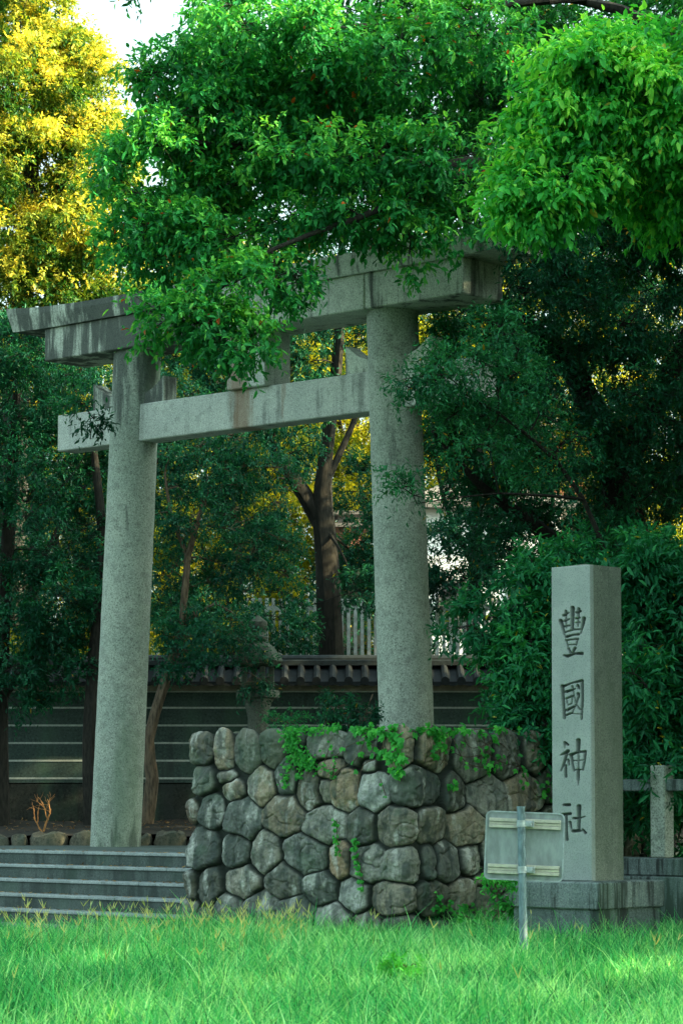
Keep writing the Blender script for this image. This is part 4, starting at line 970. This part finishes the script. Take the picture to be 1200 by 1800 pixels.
# sunlit trees farther back closing the gaps
back = [(400, 54, 1.0, 'sunlit yellow green tree far behind the gate, between its pillars'),
        (800, 56, 1.05, 'sunlit yellow green tree far behind the right gate pillar'),
        (1120, 53, 1.1, 'sunlit yellow green tree far behind the carved pillar'),
        (140, 58, .95, 'sunlit yellow green tree far behind the left gate pillar')]
c0 = P(400, 1000, 54)
x0 = float(c0[0])
bt = tree('sunlit_tree', back[0][3],
  [[(x0, 54, 2.6, .3), (x0 + .1, 54, 6, .24), (x0, 54, 9, .15), (x0, 54, 12, .06)], [(x0, 54, 5, .14), (x0 - 1.2, 54, 8, .08), (x0 - 2, 54, 9.6, .03)], [(x0, 54, 5.4, .14), (x0 + 1.3, 54, 8, .08), (x0 + 2, 54, 10, .03)]],
  [((x0, 54, 5.0), (2.3, 1.4, 1.6), 70), ((x0 - .6, 54, 7.6), (2.3, 1.5, 1.6), 70), ((x0 + .7, 54, 9.6), (2.2, 1.5, 1.6), 70), ((x0, 54, 11.6), (1.8, 1.3, 1.3), 46), ((x0, 53.8, 3.4), (2.4, 1.2, .9), 40)],
  M['lf_yell'], BK, leaf=(.10, .045), tufts=9, ntw=5, nlf=6, twl=.3, subr=.5, tone0=.30, twigs=False)
for i, (px, Y, s, lab) in enumerate(back[1:]):
    copy_tree(bt, (P(px, 1000, Y)[0], Y, 2.6), 1.3 + i * 2.1, s, lab)
for i, (px, Y, s, lab) in enumerate([(620, 62, 1.15, 'shaded green tree at the very back, seen in slits beside the forked trunk'), (980, 64, 1.2, 'shaded green tree at the very back, above the red brown building'), (300, 66, 1.0, 'shaded green tree at the very back, left of the middle'), (-20, 64, 1.0, 'shaded green tree at the very back, by the left edge'), (470, 60, 1.1, 'green tree at the very back, straight behind the stone lantern'), (710, 61, 1.1, 'green tree at the very back, straight behind the right gate pillar')]):
    r = copy_tree(bt, (P(px, 1000, Y)[0], Y, 2.6), .6 + i * 1.9, s, lab)

# unseen trees added beyond the right edge to block sun and sky
def sidetree(x, y, z, h, rz, lab, mat):
    return tree('added_shade_tree', lab, [[(x, y, z, .35), (x + .1, y, z + h * .4, .26), (x, y, z + h * .9, .06)]],
      [((x, y, z + h * .78), (3.0, 3.0, h * .22), 90), ((x - 1, y + .6, z + h * .55), (3.2, 3.0, h * .2), 90), ((x + 1, y - .4, z + h * .34), (2.8, 2.8, h * .17), 60)],
      mat, BK, leaf=(.16, .08), tufts=10, ntw=5, nlf=6, twl=.34, subr=.75, tone0=.4, twigs=False, group='unseen trees added beyond the right edge for shade')
s1 = sidetree(9.5, 27, 0, 14, 0, 'unseen tall tree added beyond the right edge to shade the gate', M['lf_dark'])
for i, (x, y, s) in enumerate([(10, 33.5, 1.0), (8.6, 20.5, .8), (15, 30, 1.15), (15, 23.5, 1.1), (8.8, 38.6, .85), (10.8, 21.9, .9), (7.6, 16.0, .62), (7.4, 23.6, .7), (7.2, 11.0, .8), (9.5, 5.5, .9), (10.0, -1.5, 1.0), (14, 12.0, 1.1), (13, 17.8, .9), (12.6, 21.2, 1.0), (9.3, 22.4, .85)]):
    r = copy_tree(s1, (x, y, 0), 1.1 * i + .7, s, 'unseen tall tree added beyond the right edge to shade the gate')

# ------------------------------------------------------------------ plants
# shrub behind the boulder wall
tree('small_shrub', 'small shrub with reddish stems just behind the boulder wall, beside the right gate pillar',
  [[T(620,1420,26.6,3), T(618,1330,26.6,3), T(612,1260,26.6,2)], [T(618,1330,26.6,2), T(590,1260,26.6,1.3), T(580,1225,26.6,1)], [T(618,1330,26.6,2), T(640,1260,26.6,1.5), T(655,1220,26.6,1)]],
  [B(600,1258,26.6,26,16,.2,6), B(638,1252,26.6,22,20,.2,6), B(572,1272,26.5,16,8,.12,2), B(600,1228,26.6,20,6,.12,2)],
  M['lf_dark'], BK2, leaf=(.055, .024), tufts=5, ntw=4, nlf=5, twl=.14, subr=.13, tone0=.3, cat='shrub', trunk_name='stem', crown_name='foliage')
tree('fern_plant', 'small feathery green plant poking up behind the boulder wall, near the stone lantern',
  [[T(500,1420,27,1.5), T(500,1330,27,1.5), T(502,1270,27,1)]],
  [B(500,1262,27,14,16,.12,4), B(478,1268,27,12,5,.08,2), B(520,1265,27,10,8,.08,2)],
  M['lf_shrub'], BK2, leaf=(.035, .016), tufts=5, ntw=3, nlf=7, twl=.13, subr=.07, tone0=.5, cat='plant', trunk_name='stem', crown_name='foliage')
# bare shrub at the left
mbs = MB(); bb = P(76, 1440, 33.6); bb[2] = LZ + .12
bsr = thing('bare_shrub', 'small leafless shrub with stems coloured as if sunlit in the bed at the left edge', 'shrub', bb)
def grow(p, d, L, r, k):
    n = 5; pts = [p]; q = p.copy(); dd = d.copy()
    for i in range(n):
        dd = unit(dd + rng.normal(0, .13, 3) + np.array([0, 0, .03])); q = q + dd * L / n; pts.append(q.copy())
    mbs.tube(pts, np.linspace(r, r * .55, n + 1), 5)
    if k > 0:
        for _ in range(random.choice((2, 2, 3))): grow(pts[random.choice((3, 4, 5))], unit(dd + rng.normal(0, .55, 3)), L * .68, r * .55, k - 1)
grow(bb, np.array([.1, 0, 1.0]), .34, .016, 3); grow(bb, np.array([-.5, 0, .9]), .25, .012, 2)
build('stem', mbs, plain('sunlit_orange_bark', (.35, .17, .06), .9, .4, 20), bsr)  # orange of the low sun is put into the stem colour

# ivy on the boulder wall
def ivy(name, label, paths, n_per, lsz, loc):
    t = thing(name, label, 'ivy', loc)
    mbv = MB(); pos = []; nr = []
    for pts, spread, n in paths:
        wp = []
        for (px, py) in pts:
            pl = (WC, N) if px < 716 else (WC, U)
            p = hitplane(px, py, *pl); onr = -N if px < 716 else U
            top = p[2] > WTOP
            p = p + onr * (.085 + .03 * (1 - p[2] / WTOP)); 
            wp.append(p)
        wp = np.array(wp); sp_ = smoothpath(wp, .05); mbv.tube(sp_, .004, 4, cap=False)
        for _ in range(n):
            i = random.randrange(len(sp_)); onr = -N if proj(sp_[i])[0] < 716 else U
            lat = U if onr is not U and (onr == -N).all() else N
            q = sp_[i] + lat * random.gauss(0, spread) + ZU * random.gauss(0, spread * .7) + onr * random.uniform(0, .05)
            if q[2] > WTOP + .04: q[2] = WTOP + random.uniform(0, .05); q = q - onr * random.uniform(0, .2)
            pos.append(q); nr.append(onr + ZU * .5 + rng.normal(0, .35, 3))
    build('vine', mbv, BK2, t)
    pos = np.array(pos); nr = np.array(nr); n = len(pos)
    ax = unit(rng.normal(0, .8, (n, 3)) + np.array([0, 0, -.8]))
    # three overlapping lobes read as one ivy leaf
    P_, A_, N_, L_, W_, T_ = [], [], [], [], [], []
    tone = np.clip(rng.normal(.5, .2, n), 0, .97)
    sdv = unit(np.cross(ax, unit(nr))); sz = lsz * rng.uniform(.6, 1.2, n)
    for k, ls in ((-1, .8), (0, 1.0), (1, .8)):
        P_.append(pos + unit(nr) * .001 * k); A_.append(ax + sdv * k * .9); N_.append(nr); L_.append(sz * ls); W_.append(sz * .62); T_.append(tone)
    V, Q, TT = leaf_arrays(np.concatenate(P_), np.concatenate(A_), np.concatenate(N_), np.concatenate(L_), np.concatenate(W_), np.concatenate(T_), .1)
    quads_mesh('leaves', V, Q, {'tone': TT}, M['lf_ivy'], t, loc)
ivy('ivy', 'bright green ivy spilling over the wall top below the right gate pillar', [([(640,1282),(690,1284),(740,1286),(800,1283)], .035, 120), ([(700,1285),(712,1310),(708,1340),(712,1360)], .035, 70), ([(650,1285),(665,1310),(690,1325)], .03, 30), ([(740,1287),(760,1300),(745,1320)], .04, 36), ([(800,1285),(870,1280),(900,1290)], .03, 20), ([(655,1290),(640,1330),(612,1350),(590,1372)], .01, 3), ([(690,1290),(675,1330),(650,1345),(640,1380)], .01, 2), ([(745,1290),(770,1320),(760,1345)], .01, 3), ([(800,1290),(815,1315),(860,1305),(880,1320)], .01, 3), ([(760,1305),(800,1330),(840,1325)], .01, 2), ([(835,1288),(850,1330),(905,1350)], .01, 3), ([(660,1300),(625,1310),(600,1330)], .01, 2)], 1, .066, WC)
ivy('ivy', 'dense green ivy hanging down the boulder wall left of the gate pillar', [([(520,1285),(560,1282),(610,1280)], .03, 170), ([(520,1288),(528,1310),(545,1335),(560,1345)], .05, 420), ([(530,1300),(520,1350),(515,1375)], .03, 110), ([(545,1340),(540,1365)], .03, 60)], 1, .034, w(wu + 1.3, wn))
ivy('ivy', 'thin strands of ivy trailing down the face of the boulder wall', [([(640,1480),(640,1505),(648,1535),(652,1560)], .012, 110), ([(604,1440),(605,1470),(610,1500)], .014, 55), ([(605,1350),(580,1350),(592,1310)], .03, 20), ([(600,1335),(596,1365)], .02, 14), ([(680,1370),(690,1400)], .01, 5)], 1, .034, w(wu + 2, wn))
ivy('ivy', 'dark sparse ivy on the shaded right face of the boulder wall', [([(780,1290),(805,1340),(850,1350)], .05, 18), ([(850,1300),(830,1340),(870,1340)], .06, 24), ([(745,1590),(790,1600),(820,1605)], .05, 50), ([(890,1330),(930,1400),(950,1380)], .08, 26), ([(780,1380),(775,1376)], .02, 10)], 1, .06, w(cu, wn + 1))
# weeds next to sign
tree('weed', 'small bright green weed low behind the road sign', [[(P(880,1600,22.5)[0], 22.5, 0, .006), (P(875,1570,22.5)[0], 22.5, .35, .005)]],
  [B(872,1556,22.5,22,13,.12,6), B(850,1610,23,50,22,.2,6)], M['lf_ivy'], BK2, leaf=(.05, .03), tufts=4, ntw=4, nlf=5, twl=.10, subr=.08, tone0=.35, cat='plant', trunk_name='stem', crown_name='foliage')

wb = P(702, 1725, 17.2); wb[2] = 0
tree('weed', 'bushy broad leaved weed standing above the grass in front of the boulder wall', [[(wb[0], wb[1], 0, .006), (wb[0], wb[1], .16, .004)]],
  [B(702,1698,17.2,26,12,.10,7)], M['lf_ivy'], BK2, leaf=(.045, .016), tufts=5, ntw=4, nlf=7, twl=.10, subr=.06, tone0=.9, cat='plant', trunk_name='stem', crown_name='foliage')
# ------------------------------------------------------------------ grass
def clumpn(x, y): return fbm(x * 2.3 + 50, y * 2.3 + 20, 4, 3)
NG = 135000
gy_ = 12.5 + (24.6 - 12.5) * rng.random(NG) ** .9; gx_ = rng.uniform(-1, 1, NG) * (gy_ * .145 + .9)
keep = np.ones(NG, bool)
q_n = gx_ * N[0] + gy_ * N[1]; q_u = gx_ * U[0] + gy_ * U[1]
keep &= ~((q_n > wn - .02) & (q_u > wu - .1) & (q_u < cu + .05))           # inside the boulder wall
keep &= ~((q_u < wu - .1) & (q_n > en - 5 * TR - 1.75 + .25 * (clumpn(gx_ * 2, gy_ * 2) - .4)))
keep &= ~((q_u > scu - SW - e2 - .03) & (q_u < scu + e2 + .03) & (q_n > scn - e2 - .03) & (q_n < scn + SW + e2 + .03))
keep &= ~((q_n > fn_ - .15) & (q_u > fu_ - 1.05))
gx_, gy_ = gx_[keep], gy_[keep]; n = len(gx_)
cl = clumpn(gx_, gy_)
short = rng.random(n) < .5
h = np.where(short, rng.uniform(.04, .13, n), (.13 + .40 * np.clip(cl - .15, 0, 1)) * rng.uniform(.55, 1.2, n))
tall = rng.random(n) < .03; h = np.where(tall & ~short, h * 1.4, h)
az = rng.uniform(0, 2 * math.pi, n); lean = rng.uniform(.1, .9, n) * h
dx, dy = np.cos(az) * lean, np.sin(az) * lean
wd = rng.uniform(.0024, .0056, n); fa = rng.uniform(0, math.pi, n); sx, sy = np.cos(fa) * wd, np.sin(fa) * wd
lv = [0, .35, .7, 1.0]; V = np.zeros((n, 7, 3))
for k, t in enumerate(lv):
    cx = gx_ + dx * t ** 1.8; cy = gy_ + dy * t ** 1.8; cz = h * (t - .12 * t ** 3) - .01
    wk = (1.0, .95, .6, 0)[k]
    if k < 3:
        V[:, 2 * k] = np.stack([cx - sx * wk, cy - sy * wk, cz], 1); V[:, 2 * k + 1] = np.stack([cx + sx * wk, cy + sy * wk, cz], 1)
    else: V[:, 6] = np.stack([cx, cy, cz], 1)
base = (np.arange(n) * 7)[:, None]
Q = np.concatenate([base + np.array([[0, 1, 3, 2]]), base + np.array([[2, 3, 5, 4]]), base + np.array([[4, 5, 6, 6]])], 1).reshape(-1, 4)
# triangles need distinct verts: split quads and tris
Qq = np.concatenate([base + np.array([[0, 1, 3, 2]]), base + np.array([[2, 3, 5, 4]])], 1).reshape(-1, 4)
V2 = V.copy(); tip = V[:, 6:7]
V8 = np.concatenate([V[:, :6], tip + np.array([.0006, 0, 0]), tip - np.array([.0006, 0, 0])], 1)
base = (np.arange(n) * 8)[:, None]
Q = np.concatenate([base + np.array([[0, 1, 3, 2]]), base + np.array([[2, 3, 5, 4]]), base + np.array([[4, 5, 6, 7]])], 1).reshape(-1, 4)
tone = np.clip(.0 + .85 * (fbm(gx_ * 1.6, gy_ * 1.1 + 9, 14, 3)) + rng.normal(0, .24, n) + np.where(short, -.25, .12), 0, .98)  # low blades darker than long ones: shaded gaps put into the tone
tag(quads_mesh('grass', V8.reshape(-1, 3), Q, {'tone': np.repeat(tone, 8)}, M['grass']), 'thick knee high green grass along the foot of the boulder wall', 'grass', kind='stuff')
# seed heads: a stalk with three or four thin fingers
NS = 1500
yy = 13 + 11 * rng.random(NS) ** .6; xx = rng.uniform(-1, 1, NS) * (yy * .135 + .5)
m_ = rng.random(NS) < np.where((xx < -.25) & (yy > 20), .6, .03); xx, yy = xx[m_], yy[m_]
qn = xx * N[0] + yy * N[1]; qu = xx * U[0] + yy * U[1]
m_ = ~((qn > wn - .05) & (qu > wu - .1)) & ~((qu < wu - .1) & (qn > en - 5 * TR - 1.75)) & ~((qu > scu - SW - .3) & (qn > scn - .3)); xx, yy = xx[m_], yy[m_]
mb = []; VV_, QQ_, TT_ = [], [], []
def blade(p0, p1, wd_, tone_):
    d = p1 - p0; s = unit(np.cross(d, np.array([.3, 1, .1]))) * wd_; i = len(VV_)
    VV_.extend([p0 - s * .7, p0 + s * .7, (p0 + p1) / 2 + s, (p0 + p1) / 2 - s, p1 + s * .3, p1 - s * .3]); QQ_.extend([(i, i + 1, i + 2, i + 3), (i + 3, i + 2, i + 4, i + 5)]); TT_.extend([tone_] * 6)
for x, y in zip(xx, yy):
    h = random.uniform(.20, .38); p0 = np.array([x, y, 0]); p1 = p0 + np.array([random.uniform(-.05, .05), random.uniform(-.05, .05), h])
    tn = random.uniform(.1, .9); blade(p0, p1, .0013, tn)
    for _ in range(random.choice((2, 3, 3, 4))):
        a = random.uniform(0, 6.3); e_ = random.uniform(.25, .95)
        blade(p1, p1 + np.array([math.cos(a) * e_, math.sin(a) * e_, 1]) * random.uniform(.04, .085), .0024, tn)
tag(quads_mesh('grass_seed_heads', np.array(VV_), np.array(QQ_), {'tone': np.array(TT_)}, M['seed']), 'straw coloured seed heads standing above the green grass', 'seed heads', kind='stuff')
# fallen leaves on steps and bed
NL = 1600
lx, ly, lzv = [], [], []
for k in range(5):
    c = 130; uu = rng.uniform(wu - 5.5, wu - .05, c); nn_r = en - k * TR + rng.uniform(.08, TR - .03, c)
    for a_, b2 in zip(uu, nn_r): p = w(a_, b2); lx.append(p[0]); ly.append(p[1]); lzv.append(LZ - k * RI + .004)
for _ in range(900):
    x_, y_ = random.uniform(-6, 5), random.uniform(32.7, 36.4); lx.append(x_); ly.append(y_); lzv.append(LZ + .12 + (y_ - 32.55) * .03 + .045)
pos = np.stack([lx, ly, lzv], 1); n = len(pos)
V, Q, TT = leaf_arrays(pos, rng.normal(0, 1, (n, 3)) * np.array([1, 1, .12]), np.array([0, 0, 1.0]) + rng.normal(0, .2, (n, 3)), rng.uniform(.03, .065, n), rng.uniform(.015, .03, n), rng.random(n), -.1)
tag(quads_mesh('fallen_leaves', V, Q, {'tone': TT}, M['litter']), 'dry brown leaves scattered on the steps and on the soil of the bed', 'leaves', kind='stuff')

# ------------------------------------------------------------------ light, camera
SUN_EL = math.radians(24); SUN_AZ = math.radians(100)   # azimuth from +Y towards +X
sd_ = Vector((math.sin(SUN_AZ) * math.cos(SUN_EL), math.cos(SUN_AZ) * math.cos(SUN_EL), math.sin(SUN_EL)))
L = bpy.data.lights.new('sun', 'SUN'); L.energy = 5.0; L.angle = math.radians(.5); L.color = (1.0, .82, .48)
lo = bpy.data.objects.new('sun', L); COL.objects.link(lo); lo.rotation_euler = sd_.to_track_quat('Z', 'Y').to_euler(); lo.location = (20, 0, 30)
wld = bpy.data.worlds.new('World'); sc.world = wld; wld.use_nodes = True
wn_ = wld.node_tree; bg = wn_.nodes['Background']
sky = wn_.nodes.new('ShaderNodeTexSky'); sky.sky_type = 'NISHITA'; sky.sun_disc = False
sky.sun_elevation = SUN_EL; sky.sun_rotation = SUN_AZ; sky.air_density = 1.0; sky.dust_density = 5.0; sky.ozone_density = 1.0
desat = wn_.nodes.new('ShaderNodeHueSaturation'); desat.inputs['Saturation'].default_value = .42; wn_.links.new(sky.outputs[0], desat.inputs['Color'])
wn_.links.new(mixc(wn_, 1.0, desat.outputs[0], (.87, 1.08, 1.0), 'MULTIPLY'), bg.inputs[0]); bg.inputs[1].default_value = .15

cam = bpy.data.cameras.new('camera'); co_ = bpy.data.objects.new('camera', cam); COL.objects.link(co_)
co_.location = (0, 0, EYE); co_.rotation_euler = (math.pi / 2 + PITCH, 0, 0)
cam.sensor_fit = 'VERTICAL'; cam.sensor_height = 24; cam.sensor_width = 16; cam.lens = F / 1800 * 24
cam.shift_y = (CY - 900) / 1800; cam.clip_end = 1500; cam.clip_start = .1
cam.dof.use_dof = True; cam.dof.focus_distance = 27; cam.dof.aperture_fstop = 5.6
sc.camera = co_
sc.view_settings.view_transform = 'Standard'; sc.view_settings.look = 'None'; sc.view_settings.exposure = EXPO; sc.view_settings.gamma = 1
sc.cycles.max_bounces = 6; sc.cycles.diffuse_bounces = 3; sc.cycles.glossy_bounces = 2; sc.cycles.transmission_bounces = 4
